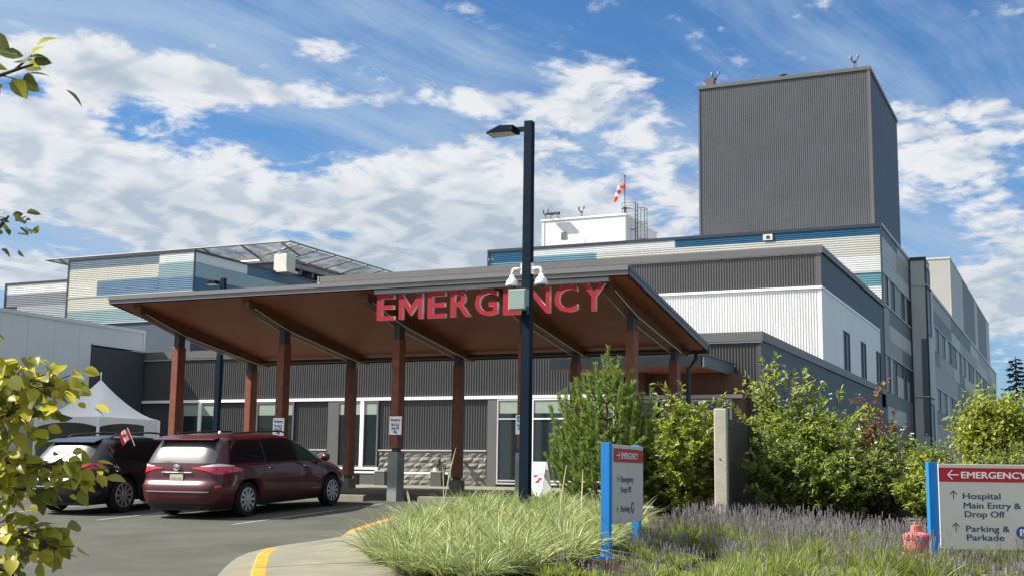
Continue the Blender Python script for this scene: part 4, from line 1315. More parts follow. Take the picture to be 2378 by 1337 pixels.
dome_camera(-1, 'white dome camera on the left side of the lamp post')
dome_camera(1, 'white dome camera on the right side of the lamp post')
eb = thing('control_box', 'grey green equipment box fixed to the lamp post below the cameras', 'equipment box', (-8.9, 19.85, 4.6), (0, 0, 0))
m = MB(); m.box(-9.10, -8.76, 19.74, 19.90, 4.44, 4.81); b_ = m.build('housing', box_grey, eb, bevel=.008)
m = MB(); m.box(-9.085, -8.775, 19.728, 19.738, 4.455, 4.795); m.build('door', box_grey, eb, bevel=.004)
m = MB()
for z in (4.52, 4.73): m.box(-9.115, -9.10, 19.75, 19.78, z - .02, z + .02)
m.tube([(-8.74, 19.80, 4.50), (-8.74, 19.80, 4.36)], .02, 6)
m.build('latch', steel_dark, eb)

# ------------------------------------------------------------------ tent
tn = thing('event_tent', 'white peaked event tent with dark sides behind the parked cars', 'tent', (-30.2, 32.5, 1.12))
tx0, tx1, ty0, ty1, tz = -31.55, -28.85, 31.0, 33.9, 2.98
N = 14
m = MB(); cxm, cym = (tx0 + tx1) / 2, (ty0 + ty1) / 2
pk = 4.52
grid = []
for j in range(N + 1):
    row = []
    for i in range(N + 1):
        u, v = i / N * 2 - 1, j / N * 2 - 1
        r = max(abs(u), abs(v)); 
        hgt = (1 - r) ** 1.55
        sag = .10 * (1 - min(abs(u), abs(v)) ** 2) * r * (1 if r > .3 else 0) * 0
        row.append((cxm + u * (tx1 - tx0) / 2, cym + v * (ty1 - ty0) / 2, 3.2 + (pk - 3.2) * hgt - sag))
    grid.append(row)
for j in range(N):
    for i in range(N): m.poly([grid[j][i], grid[j][i + 1], grid[j + 1][i + 1], grid[j + 1][i]])
m.build('roof_fabric', tent_white, tn, smooth=True, merge=True)
m = MB()


def valance(p0, p1):
    n = 14
    for k in range(n):
        a, b = k / n, (k + 1) / n

        def pt(t, z): return (p0[0] + (p1[0] - p0[0]) * t, p0[1] + (p1[1] - p0[1]) * t, z)
        def lz(t): return 2.86 + .16 * (1 - abs(2 * t - 1) ** 2.2)
        m.poly([pt(a, lz(a)), pt(b, lz(b)), pt(b, 3.2), pt(a, 3.2)])


valance((tx0, ty0), (tx1, ty0)); valance((tx1, ty0), (tx1, ty1)); valance((tx1, ty1), (tx0, ty1)); valance((tx0, ty1), (tx0, ty0))
m.build('valance', tent_white, tn)
for x in (tx0, tx1):
    for y in (ty0, ty1):
        l = MB(); l.box(x - .035, x + .035, y - .035, y + .035, 1.12, 3.18); l.build('leg', white_trim, tn)
l = MB(); l.tube([(cxm, cym, pk - .05), (cxm, cym, pk + .26)], .018, 6); l.build('peak_pole', white_trim, tn)
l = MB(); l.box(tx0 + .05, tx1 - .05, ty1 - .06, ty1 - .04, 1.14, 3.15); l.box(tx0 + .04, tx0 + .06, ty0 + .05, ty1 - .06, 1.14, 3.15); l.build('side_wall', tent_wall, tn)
l = MB(); l.box(tx1 - .02, tx1 - .005, ty1 - .7, ty1 - .05, 1.14, 3.1); l.build('tied_curtain', tent_white, tn)

# ------------------------------------------------------------------ cars


def smooth_interp(tab):
    zs = np.array([p[0] for p in tab], float); vs = np.array([p[1] for p in tab], float)

    def fn(z): return float(np.interp(z, zs, vs))
    return fn


def build_car(root, sp, paint):
    zk = sp.get('zk', 1.0)

    def Z(z): return z if z < .6 else .6 + (z - .6) * zk
    sp = dict(sp)
    outz = sp.get('outz', False)
    if not outz:
        for key in ('rear', 'front', 'width'): sp[key] = [(Z(a), b) for a, b in sp[key]]
        sp['slices'] = [Z(z) for z in sp['slices']]
    fr_, ff, fw = smooth_interp(sp['rear']), smooth_interp(sp['front']), smooth_interp(sp['width'])
    nr, nf = sp.get('nr', 7.0), sp.get('nf', 3.6)

    def pt(phi, z, off=0.0):
        """phi: 0 = right side, +90 nose, -90 tail; super-elliptic plan"""
        yr, yf, w = fr_(z), ff(z), fw(z)
        c, s = math.cos(phi), math.sin(phi)
        n = nf if s > 0 else nr
        ym = sp['mid']
        h = (yf - ym) if s > 0 else (ym - yr)
        x = math.copysign(abs(c) ** (2 / n) * w, c); y = ym + math.copysign(abs(s) ** (2 / n) * h, s)
        # outward normal of the plan curve
        nx = math.copysign(abs(x / w) ** (n - 1) / w, x); ny = math.copysign((abs(y - ym) / h) ** (n - 1) / h, y - ym)
        L = math.hypot(nx, ny) or 1
        return Vector((x + nx / L * off, y + ny / L * off, (Z(z) if outz else z) + (off * .25 if z > 1.05 else 0)))

    def phi_y(y, z):
        yr, yf, ym = fr_(z), ff(z), sp['mid']
        if y > ym: return math.asin(min(1, ((y - ym) / (yf - ym))) ** (nf / 2))
        return -math.asin(min(1, ((ym - y) / (ym - yr))) ** (nr / 2))

    def phi_x(x, z):       # on the tail, x>0 right
        w = fw(z)
        c = min(1, abs(x) / w) ** (nr / 2)
        a = math.acos(c)
        return -a if x >= 0 else -(math.pi - a)

    NP = 88
    phis = []
    for q in range(4):
        for k in range(NP // 4): phis.append(-math.pi / 2 + q * math.pi / 2 + (k / (NP // 4)) * math.pi / 2)
    zs = sp['slices']
    bm = bmesh.new()
    rings = [[bm.verts.new(pt(p, z)) for p in phis] for z in zs]
    for a, b in zip(rings[:-1], rings[1:]):
        for j in range(NP):
            j2 = (j + 1) % NP
            bm.faces.new((a[j], a[j2], b[j2], b[j]))
    bm.faces.new(rings[0][::-1]); bm.faces.new(rings[-1])
    me = bpy.data.meshes.new('body'); bm.to_mesh(me); bm.free()
    body = bpy.data.objects.new('body', me); col.objects.link(body)
    # wheel arches cut out of the body
    R_a = sp['arch']
    cm = MB()
    for y in sp['axles']:
        for s in (-1, 1):
            cm.lathe([(R_a, -.20), (R_a, .20)], (s * (fw(.5) - .08), y, sp['rw'] + .02), 36, axis='x')
    cut = cm.build('cutter', black_plastic, None, merge=True)
    cb = bmesh.new(); cb.from_mesh(cut.data); bmesh.ops.recalc_face_normals(cb, faces=cb.faces); cb.to_mesh(cut.data); cb.free()
    bb = bmesh.new(); bb.from_mesh(me); bmesh.ops.recalc_face_normals(bb, faces=bb.faces); bb.to_mesh(me); bb.free()
    md = body.modifiers.new('b', 'BOOLEAN'); md.operation = 'DIFFERENCE'; md.object = cut; md.solver = 'EXACT'
    bpy.context.view_layer.update()
    me2 = bpy.data.meshes.new_from_object(body.evaluated_get(bpy.context.evaluated_depsgraph_get()))
    bpy.data.objects.remove(cut); bpy.data.objects.remove(body)
    me2.materials.clear(); me2.materials.append(paint); me2.materials.append(black_plastic)
    for p in me2.polygons:
        c = p.center; dark = False
        for y in sp['axles']:
            if math.hypot(c.y - y, c.z - sp['rw'] - .02) < R_a + .004 and abs(c.x) < fw(c.z) - .004: dark = True
        if c.z < .30 and abs(p.normal.z) > .5: dark = True
        p.material_index = 1 if dark else 0
        p.use_smooth = not dark and len(p.vertices) <= 6
    body = bpy.data.objects.new('body', me2); col.objects.link(body); body.parent = root

    def patch(name, m, corners, nu=16, nv=8, off=.006, parent=None):
        """corners: function (u,v) -> (phi, z)"""
        b = MB(); g_ = [[pt(*corners(i / nu, j / nv), off) for i in range(nu + 1)] for j in range(nv + 1)]
        for j in range(nv):
            for i in range(nu): b.poly([g_[j][i], g_[j][i + 1], g_[j + 1][i + 1], g_[j + 1][i]])
        return b.build(name, m, parent or root, smooth=True, local=True, merge=True)

    def side_panel(y0, y1, zlo, zhi, mirror, inset0=0.0, inset1=0.0):
        def fn(u, v):
            zl = zlo if not callable(zlo) else zlo(u); zh = zhi if not callable(zhi) else zhi(u)
            z = zl + (zh - zl) * v
            ya, yb = y0 + inset0 * v, y1 + inset1 * v
            p = phi_y(ya + (yb - ya) * u, z)
            return (math.pi - p if mirror else p, z)
        return fn

    def tail_panel(x0, x1, z0, z1, taper=0.0):
        def fn(u, v):
            z = z0 + (z1 - z0) * v
            xa, xb = x0 + (taper * v if x0 < 0 else -taper * v), x1 - taper * v
            return (phi_x(xa + (xb - xa) * u, z), z)
        return fn
    # wheels
    for y in sp['axles']:
        for s in (-1, 1):
            r = sp['rw']; x = s * (sp['track'] / 2)
            w = MB(); w.lathe([(r * .66, -.10), (r * .92, -.11), (r, -.07), (r, .07), (r * .92, .11), (r * .66, .10)], (x, y, r), 32, axis='x')
            tyre = w.build('wheel', rubber, root, smooth=False, local=True)
            rm = MB(); xo = x + s * .06
            rm.lathe([(r * .70, -.012), (r * .70, .045), (r * .63, .052), (r * .60, .0)] if s > 0 else [(r * .60, .0), (r * .63, -.052), (r * .70, -.045), (r * .70, .012)], (xo, y, r), 30, axis='x')
            for k in range(10):
                an = 2 * math.pi * k / 10
                cy_, sz_ = math.cos(an), math.sin(an)
                ty_, tz_ = -sz_, cy_
                P = []
                for rr, wd in ((r * .12, .022), (r * .64, .030)):
                    for q in (-1, 1): P.append((y + cy_ * rr + ty_ * wd * q, r + sz_ * rr + tz_ * wd * q))
                xx = xo + s * .022
                rm.prism([(xx, *P[0]), (xx, *P[1]), (xx, *P[3]), (xx, *P[2])], (s * .022, 0, 0))
            rm.lathe([(r * .16, .018), (r * .16, .05), (r * .1, .055)] if s > 0 else [(r * .1, -.055), (r * .16, -.05), (r * .16, -.018)], (xo, y, r), 16, axis='x')
            rm.build('rim', alloy, tyre, local=True)
            bk = MB(); bk.lathe([(r * .69, -.004), (r * .69, .004)], (xo - s * .0, y, r), 24, axis='x'); bk.build('brake_disc', black_plastic, tyre, local=True)
    return dict(pt=pt, phi_y=phi_y, phi_x=phi_x, patch=patch, side=side_panel, tail=tail_panel, fw=fw, fr=fr_, ff=ff)


# maroon minivan; local origin on the ground midway between the axles, nose to +Y
slope = math.atan(.05)
VY = 20.14 + 1.515
van = thing('parked_minivan', 'maroon minivan parked nose in under the canopy', 'minivan', (-15.79, VY, g_h(VY) + .005), (slope, 0, 0))
vsp = dict(
    rear=[(.20, -2.40), (.34, -2.52), (.50, -2.545), (.64, -2.54), (.70, -2.50), (.76, -2.46), (1.0, -2.44), (1.14, -2.41), (1.30, -2.34), (1.55, -2.21), (1.62, -2.19), (1.70, -2.14), (1.75, -2.0), (1.785, -1.5)],
    front=[(.20, 2.38), (.40, 2.50), (.62, 2.50), (.80, 2.38), (.95, 2.05), (1.05, 1.72), (1.12, 1.52), (1.3, 1.18), (1.5, .76), (1.62, .46), (1.70, .16), (1.75, -.1), (1.785, -.45)],
    width=[(.20, .88), (.30, .94), (.50, .985), (.75, .995), (.95, .99), (1.08, .965), (1.2, .93), (1.4, .87), (1.56, .81), (1.64, .765), (1.70, .70), (1.75, .58), (1.785, .30)],
    slices=[.20, .25, .30, .36, .44, .52, .60, .66, .70, .73, .76, .82, .90, .98, 1.05, 1.10, 1.16, 1.24, 1.32, 1.4, 1.48, 1.55, 1.6, 1.64, 1.67, 1.70, 1.725, 1.75, 1.77, 1.785],
    axles=(-1.515, 1.515), rw=.335, arch=.385, track=1.74, mid=-1.0, nr=6.5, nf=5.0)
vsp['zk'] = .86
V = build_car(van, vsp, red_paint)
def VZ(z): return z if z < .6 else .6 + (z - .6) * .86


for mir in (False, True):
    V['patch']('side_window', car_glass, V['side'](-2.05, -.95, VZ(1.12), VZ(1.63), mir, .16, 0), off=.007)
    V['patch']('side_window', car_glass, V['side'](-.90, .18, VZ(1.11), VZ(1.64), mir), off=.007)
    V['patch']('side_window', car_glass_g, V['side'](.23, 1.22, VZ(1.10), lambda u: VZ(1.62 - .36 * u ** 1.6), mir, 0, -.02), off=.007)
    V['patch']('door_seam', black_plastic, V['side'](-1.0, -.988, .38, VZ(1.08), mir), 2, 10, off=.002)
    V['patch']('door_seam', black_plastic, V['side'](.19, .202, .38, VZ(1.08), mir), 2, 10, off=.002)
    V['patch']('door_seam', black_plastic, V['side'](1.12, 1.132, .42, VZ(1.06), mir), 2, 10, off=.002)
    V['patch']('sill_trim', black_plastic, V['side'](-1.05, 1.05, .235, .30, mir), 10, 2, off=.004)
    V['patch']('slide_rail', black_plastic, V['side'](-1.95, -1.05, VZ(.985), VZ(1.0), mir), 8, 1, off=.003)
    V['patch']('pillar_trim', black_plastic, V['side'](-.945, -.905, VZ(1.10), VZ(1.63), mir), 2, 6, off=.005)
    V['patch']('pillar_trim', black_plastic, V['side'](.185, .225, VZ(1.10), VZ(1.63), mir), 2, 6, off=.005)
    s = -1 if mir else 1
    for y in (-.78, .45):
        m = MB(); hz_ = VZ(.97); m.tube([(s * .99, y - .10, hz_), (s * 1.012, y - .07, hz_), (s * 1.012, y + .07, hz_), (s * .99, y + .10, hz_)], .013, 8); m.build('door_handle', chrome, van, local=True)
    m = MB(); m.lathe([(.02, -.09), (.07, -.07), (.085, 0), (.07, .07), (.02, .09)], (s * 1.04, 1.12, VZ(1.14)), 12, axis='x'); m.build('mirror', red_paint, van, local=True, smooth=True)
    m = MB(); m.tube([(s * .66, -1.75, VZ(1.735)), (s * .665, -1.6, VZ(1.785)), (s * .67, -.4, VZ(1.815)), (s * .66, .05, VZ(1.795)), (s * .655, .15, VZ(1.745))], .017, 8); m.build('roof_rail', black_plastic, van, local=True)
V['patch']('rear_window', rear_glass, V['tail'](-.80, .80, VZ(1.13), VZ(1.60), .05), 20, 10, off=.008)
V['patch']('windscreen', car_glass, (lambda u, v: (math.pi / 2 + (u - .5) * 1.5, VZ(1.14 + .48 * v))), 16, 8, off=.006)
for s in (-1, 1):
    def lampfn(zlo, zhi, xin, xside, s=s):
        """zlo, zhi: functions of u; u runs from the tailgate round to the side"""
        def fn(u, v):
            z = zlo(u) + (zhi(u) - zlo(u)) * v
            a = V['phi_x'](xin, z); b = V['phi_y'](xside, z)
            p = a + (b - a) * u
            return (p if s > 0 else -math.pi - p, z)
        return fn
    lm = V['patch']('tail_lamp', tail_red, lampfn(lambda u: VZ(1.02 - .13 * min(1, u / .42) + .06 * max(0, (u - .6) / .4)), lambda u: VZ(1.045 + .085 * min(1, u / .5) - .12 * max(0, (u - .55) / .45) ** 1.3), .36, -1.72), 30, 6, off=.014)
    V['patch']('clear_lens', tail_clear, lampfn(lambda u: VZ(1.06 + .0 * u), lambda u: VZ(1.07 + .05 * math.sin(math.pi * u)), .55, -1.95), 20, 4, off=.020, parent=lm)
    V['patch']('reflector', tail_red, lampfn(lambda u: .60, lambda u: .645, .86, -2.30), 8, 2, off=.012)
m = MB(); m.prism([(-.74, -2.30, VZ(1.635)), (.74, -2.30, VZ(1.635)), (.70, -2.02, VZ(1.70)), (-.70, -2.02, VZ(1.70))], (0, 0, .03)); m.build('spoiler', red_paint, van, local=True, bevel=.01)
m = MB(); m.box(-.36, .36, -2.478, -2.45, VZ(.915), VZ(.94)); m.build('tailgate_handle_trim', chrome, van, local=True, bevel=.005)
m = MB(); m.box(-.155, .155, -2.475, -2.455, VZ(.72), VZ(.89)); p_ = m.build('licence_plate', plate_mat, van, local=True)
m = MB(); place_text(m, 'KN4 72G', .075, (0, -2.476, VZ(.77)), (1, 0, 0), (0, 0, 1), (0, -1, 0), align='c', width=.24); m.build('plate_number', mat('plate_ink', (.16, .15, .10), .5), p_, local=True)
m = MB()   # ring emblem
ez = VZ(1.04)
for rx, rz in ((.072, .050), (.028, .047)): m.tube([(rx * math.cos(a), -2.475, ez + rz * math.sin(a)) for a in np.linspace(0, 2 * math.pi, 25)], .009, 6, cap=False)
m.tube([(.046 * math.cos(a), -2.475, ez + .027 + .019 * math.sin(a)) for a in np.linspace(0, 2 * math.pi, 19)], .008, 6, cap=False); m.build('emblem', chrome, van, local=True)
V['patch']('bumper_chrome_strip', chrome, V['tail'](-.83, .78, .515, .535, 0), 24, 1, off=.010)
m = MB(); place_text(m, 'AWD', .06, (.66, -2.50, VZ(.66)), (1, 0, 0), (0, 0, 1), (0, -1, 0), align='c', width=.10, lift=.05); m.build('badge', chrome, van, local=True)
m = MB(); m.box(-.70, .70, -2.36, -1.0, .16, .24); m.tube([(.5, -2.42, .22), (.5, -2.0, .24)], .035, 10); m.build('underbody', black_plastic, van, local=True)
m = MB(); m.tube([(.0, -2.40, VZ(1.15)), (-.25, -2.41, VZ(1.17)), (-.45, -2.40, VZ(1.16))], .010, 6); m.build('wiper', black_plastic, van, local=True)
m = MB(); m.tube([(-.42, -1.95, VZ(1.72)), (-.40, -2.10, VZ(1.86))], .006, 5); m.build('antenna', black_plastic, van, local=True)
m = MB(); m.lathe([(.035, 0), (.028, .03), (.01, .045)], (.1, -1.3, VZ(1.78)), 10); m.build('roof_sensor', sign_white, van, local=True)

# dark SUV beside it
SY = 20.08 + 1.41
suv = thing('parked_suv', 'black sport utility car parked left of the maroon minivan', 'car', (-18.83, SY, g_h(SY) + .005), (slope, 0, rad(0.5)))
ssp = dict(
    rear=[(.24, -2.22), (.36, -2.36), (.55, -2.40), (.70, -2.38), (.76, -2.33), (.90, -2.31), (1.10, -2.27), (1.22, -2.18), (1.5, -1.95), (1.58, -1.88), (1.64, -1.78), (1.68, -1.6), (1.705, -1.2)],
    front=[(.24, 2.30), (.42, 2.42), (.70, 2.42), (.90, 2.32), (1.0, 2.0), (1.06, 1.5), (1.12, 1.25), (1.3, .92), (1.5, .5), (1.58, .25), (1.64, -.05), (1.68, -.25), (1.705, -.45)],
    width=[(.24, .86), (.34, .93), (.55, .97), (.80, .975), (1.0, .965), (1.12, .93), (1.3, .86), (1.5, .76), (1.58, .71), (1.64, .64), (1.68, .52), (1.705, .28)],
    slices=[.24, .29, .35, .42, .5, .58, .66, .70, .73, .76, .82, .9, .98, 1.05, 1.1, 1.16, 1.22, 1.3, 1.38, 1.45, 1.51, 1.56, 1.6, 1.63, 1.655, 1.68, 1.695, 1.705],
    axles=(-1.41, 1.41), rw=.365, arch=.42, track=1.68, mid=-.85, nr=5.0, nf=5.0)
ssp['zk'] = .87; ssp['outz'] = True
U_ = build_car(suv, ssp, black_paint)


def SZ(z): return z if z < .6 else .6 + (z - .6) * .87


for mir in (False, True):
    U_['patch']('side_window', car_glass, U_['side'](-1.80, -1.05, lambda u: 1.22 - .08 * u, 1.52, mir, .12, 0), off=.007)
    U_['patch']('side_window', car_glass, U_['side'](-.98, .02, 1.13, 1.54, mir), off=.007)
    U_['patch']('side_window', car_glass, U_['side'](.08, .98, 1.12, lambda u: 1.54 - .30 * u ** 1.6, mir), off=.007)
    U_['patch']('wheel_arch_trim', black_plastic, U_['side'](-.98, .98, .26, .36, mir), 10, 2, off=.005)
    U_['patch']('door_seam', black_plastic, U_['side'](-1.02, -1.005, .42, 1.1, mir), 2, 8, off=.002)
    U_['patch']('door_seam', black_plastic, U_['side'](.045, .06, .42, 1.1, mir), 2, 8, off=.002)
    s = -1 if mir else 1
    for y in (-.8, .25):
        m = MB(); m.tube([(s * .965, y - .10, SZ(.98)), (s * .99, y - .07, SZ(.98)), (s * .99, y + .07, SZ(.98)), (s * .965, y + .10, SZ(.98))], .014, 8); m.build('door_handle', black_paint, suv, local=True)
    m = MB(); m.lathe([(.02, -.10), (.08, -.08), (.10, 0), (.08, .08), (.02, .10)], (s * 1.03, .95, SZ(1.14)), 12, axis='x'); m.build('mirror', black_paint, suv, local=True, smooth=True)
    m = MB(); m.tube([(s * .58, -1.45, SZ(1.66)), (s * .59, -1.3, SZ(1.73)), (s * .60, -.3, SZ(1.765)), (s * .59, .1, SZ(1.73)), (s * .585, .2, SZ(1.67))], .02, 8); m.build('roof_rail', steel_dark, suv, local=True)
U_['patch']('rear_window', rear_glass, U_['tail'](-.70, .70, 1.20, 1.50, .05), 20, 8, off=.008)
U_['patch']('windscreen', car_glass, (lambda u, v: (math.pi / 2 + (u - .5) * 1.5, 1.14 + .42 * v)), 16, 8, off=.006)
for s in (-1, 1):
    def lampfn2(z0, z1, xin, xside, s=s):
        def fn(u, v):
            z = z0 + (z1 - z0) * v
            a = U_['phi_x'](xin, z) if s > 0 else -math.pi - U_['phi_x'](xin, z)
            b = U_['phi_y'](xside - .10 * (1 - v), z) if s > 0 else -math.pi - U_['phi_y'](xside - .10 * (1 - v), z)
            return (a + (b - a) * u, z)
        return fn
    lm = U_['patch']('tail_lamp', tail_red, lampfn2(.965, 1.10, .50, -1.95), 20, 5, off=.014)
    U_['patch']('clear_lens', tail_clear, lampfn2(1.0, 1.05, .36, -2.24), 10, 2, off=.012, parent=lm)
m = MB(); m.prism([(-.66, -1.98, SZ(1.555)), (.66, -1.98, SZ(1.555)), (.62, -1.70, SZ(1.625)), (-.62, -1.70, SZ(1.625))], (0, 0, .03)); m.build('spoiler', black_paint, suv, local=True, bevel=.01)
U_['patch']('tailgate_chrome_strip', chrome, U_['tail'](-.5, .5, .985, 1.03, 0), 16, 2, off=.010)
m = MB(); m.box(-.16, .16, -2.345, -2.325, SZ(.78), SZ(.92)); p_ = m.build('licence_plate', mat('pale_plate', (.62, .62, .60), .5), suv, local=True)
U_['patch']('bumper_trim', black_plastic, U_['tail'](-.86, .86, .30, .56, 0), 20, 4, off=.006)
U_['patch']('bumper_chrome_strip', chrome, U_['tail'](-.6, .6, .565, .582, 0), 16, 1, off=.010)
m = MB(); m.box(-.66, .66, -2.2, -.9, .19, .28); m.tube([(.5, -2.28, .27), (.5, -1.9, .28)], .04, 10); m.build('underbody', black_plastic, suv, local=True)
# little flag clipped to the SUV window
fg = thing('car_flag', 'small red and white maple leaf flag clipped to the black car window', 'flag', (-17.67, 20.03, 2.08))
m = MB(); m.tube([(-17.64, 20.04, 2.03), (-17.78, 19.95, 2.40)], .008, 6); m.build('staff', white_trim, fg)
m = MB()
pa, pb = Vector((-17.695, 20.005, 2.18)), Vector((-17.775, 19.955, 2.39))
fd = Vector((-.36, -.02, -.10))
nn = 12
for k in range(nn):
    t0, t1 = k / nn, (k + 1) / nn
    def fp(b_, t): return b_ + fd * t * .62 + Vector((0, .02 * math.sin(t * 9), -.10 * t * t))
    m.poly([fp(pa, t0), fp(pa, t1), fp(pb, t1), fp(pb, t0)], 0 if (t0 < .26 or t0 >= .74) else 1)
cl = m.build('cloth', [mat('flag_red', (.62, .02, .03), .6, transl=.25), mat('flag_white', (.80, .78, .76), .6, transl=.25)], fg)
m = MB()
leafp = [(0, -.42), (.03, -.42), (.03, -.18), (.26, -.22), (.22, -.12), (.45, .08), (.36, .12), (.40, .26), (.24, .22), (.20, .30), (.10, .14), (.14, .42), (.06, .36), (0, .5)]
leafp = leafp + [(-x, y) for x, y in leafp[::-1][1:-1]]
mid = (pa + pb) / 2 + fd * .31 + Vector((0, -.012, -.03)); eu = (pb - pa); ev = fd.normalized() * eu.length
m.poly([mid + ev * x * .8 + eu * y * .55 + Vector((0, -.02, 0)) for x, y in leafp]); m.build('leaf_emblem', mat('flag_red', (.62, .02, .03)), cl)

# ------------------------------------------------------------------ wayfinding signs


def arrow(m, org, right, up, nrm, size, ang, mi=0, lift=.004, w=.10):
    """line arrow: shaft plus two barbs, pointing along ang in the sign plane"""
    org, right, up, nrm = Vector(org), Vector(right).normalized(), Vector(up).normalized(), Vector(nrm).normalized()
    d = right * math.cos(ang) + up * math.sin(ang); n = -right * math.sin(ang) + up * math.cos(ang)

    def bar(a, b, k):
        t = (b - a).normalized(); s = t.cross(nrm).normalized() * size * w / 2
        m.poly([a - s + nrm * (lift + k), b - s + nrm * (lift + k), b + s + nrm * (lift + k), a + s + nrm * (lift + k)], mi)
    tip = org + d * size * .5
    bar(org - d * size * .5, tip, 0); bar(tip + (d * .03 + n * -.03) * size, tip + (-d + n) * size * .42, .0006); bar(tip + (d * .03 + n * .03) * size, tip + (-d - n) * size * .42, .0012)


def disc(m, c, right, up, nrm, r, mi=0, lift=.004, n=28):
    c, right, up, nrm = Vector(c), Vector(right).normalized(), Vector(up).normalized(), Vector(nrm).normalized()
    m.poly([c + right * r * math.cos(a) + up * r * math.sin(a) + nrm * lift for a in np.linspace(0, 2 * math.pi, n, endpoint=False)], mi)


def way_sign(name_label, p0, direction, z0, ztop, pw, ph_, rows, post_w=.11):
    """p0: foot of the near/left post; direction: unit vector along the panel"""
    d = Vector(direction).normalized(); n = Vector((d.y, -d.x, 0)); up = Vector((0, 0, 1))
    p0 = Vector(p0)
    t = thing('wayfinding_sign', name_label, 'sign', (p0.x, p0.y, z0), group='blue post hospital direction signs')
    L = t.location
    hw = post_w / 2

    def ob(m, a0, a1, n0, n1, za, zb, mi=0):
        P = [p0 + d * a0 + n * n0, p0 + d * a1 + n * n0, p0 + d * a1 + n * n1, p0 + d * a0 + n * n1]
        m.prism([(q.x, q.y, za) for q in P], (0, 0, zb - za), mi)
    for a in (0, pw + post_w):
        m = MB(); ob(m, a - hw, a + hw, -hw, hw, z0 - .05, ztop); po = m.build('post', sign_blue, t, bevel=.004)
        m = MB(); ob(m, a - .13, a + .13, -.13, .13, z0 - .05, z0 + .025); m.build('base_plate', sign_blue, po)
    zt = ztop - .02; zb = zt - ph_
    pe = pw + post_w + hw + .01
    m = MB(); ob(m, hw + .004, pe, hw - .02, hw + .02, zb, zt); pn = m.build('panel', sign_panel, t, bevel=.004)
    m = MB(); ob(m, hw + .008, pe - .004, hw + .0205, hw + .0235, zt - .215, zt - .045); m.build('red_band', sign_red, pn)
    O = p0 + d * hw + n * (hw + .0235)
    m = MB(); zc_ = zt - .13
    q = lambda s, z: (O.x + d.x * s, O.y + d.y * s, z)
    first = rows[0]
    arrow(m, q(first[1], zc_), d, up, n, .135, first[0], lift=.003)
    for k_, sh in enumerate((-.004, -.0013, .0013, .004)): place_text(m, 'EMERGENCY', .112, q(first[2] + sh, zc_ - .04 + (.0015 if k_ % 2 else -.0015)), d, up, n, width=first[3], lift=.003 + k_ * .0004)
    m.build('white_lettering', sign_white, pn)
    for kind, *r in rows[1:]:
        if kind == 'a':
            m = MB(); arrow(m, q(r[1], zt - r[2]), d, up, n, .10, r[0], lift=.002); m.build('direction_arrow', navy_text, pn)
        if kind == 't':
            m = MB()
            for k_ in range(2): place_text(m, r[0], .105, q(r[1] + (k_ - .5) * .0045, zt - r[2]), d, up, n, width=r[3], lift=.002 + k_ * .0004)
            m.build('text_line', navy_text, pn)
        if kind == 'p':
            b = MB(); disc(b, q(r[0], zt - r[1]), d, up, n, .075, lift=.0015); pi_ = b.build('parking_disc', mat('parking_blue', (.01, .07, .30), .45), pn)
            b = MB()
            for k_ in range(3): place_text(b, 'P', .12, q(r[0] + (k_ - 1) * .005, zt - r[1] - .042), d, up, n, align='c', lift=.004 + k_ * .0004)
            b.build('parking_letter', sign_white, pn)
    return t


z_l = g_h(14.37) + .13
way_sign('blue post sign in front of the pine, pointing right to Emergency Drop Off', (-5.28, 14.40, 0), (-.075, 1.0, 0), g_h(14.37) + .12, 1.975, 1.36, .97,
         [(0.0, .20, .34, .84), ('a', 0.0, .20, .42), ('t', 'Emergency', .34, .46, .62), ('t', 'Drop Off', .34, .59, .50), ('a', math.pi, .20, .79), ('t', 'Parking', .34, .83, .44), ('p', .92, .79)])
way_sign('blue post sign at the right edge, pointing up to Hospital Main Entry', (-1.665, 16.19, 0), (math.cos(_yaw), math.sin(_yaw), 0), g_h(16.2) - .04, 1.79, 1.42, 1.03,
         [(math.pi, .185, .285, .80), ('a', math.pi / 2, .18, .375), ('t', 'Hospital', .295, .42, .46), ('t', 'Main Entry &', .30, .535, .70), ('t', 'Drop Off', .31, .64, .49),
          ('a', math.pi / 2, .195, .765), ('t', 'Parking &', .32, .815, .53), ('t', 'Parkade', .325, .92, .455), ('p', 1.005, .82)])

# ------------------------------------------------------------------ hydrant
hd = thing('fire_hydrant', 'faded red fire hydrant half hidden in the lavender', 'fire hydrant', (-1.78, 15.4, g_h(15.4) + .1))
hx, hy, hz = -1.78, 15.4, g_h(15.4) + .1
m = MB(); m.lathe([(.155, -.15), (.155, .04), (.11, .05), (.11, .16), (.14, .18), (.148, .21), (.145, .30), (.152, .31), (.152, .325)], (hx, hy, hz), 24); m.build('barrel', hyd_red, hd)
m = MB(); m.lathe([(.152, .328), (.152, .345), (.142, .365), (.105, .385), (.062, .392), (.06, .45), (.055, .465), (.022, .47), (.02, .505), (.004, .508)], (hx, hy, hz), 24); m.build('bonnet', hyd_red, hd)
for k_ in range(8):
    an = k_ * math.pi / 4 + .2
    m = MB(); m.tube([(hx + .145 * math.cos(an), hy + .145 * math.sin(an), hz + .295), (hx + .145 * math.cos(an), hy + .145 * math.sin(an), hz + .355)], .012, 6); m.build('bolt', hyd_red, hd)
for dx_, dy_ in ((-1, 0), (1, 0), (.35, -.94)):
    m = MB(); c = Vector((hx, hy, hz + .10)); dv = Vector((dx_, dy_, 0))
    m.tube([c + dv * .09, c + dv * .13], .045, 14); m.tube([c + dv * .13, c + dv * .165], .055, 8); m.tube([c + dv * .165, c + dv * .185], .02, 6); m.build('outlet_cap', hyd_red, hd)

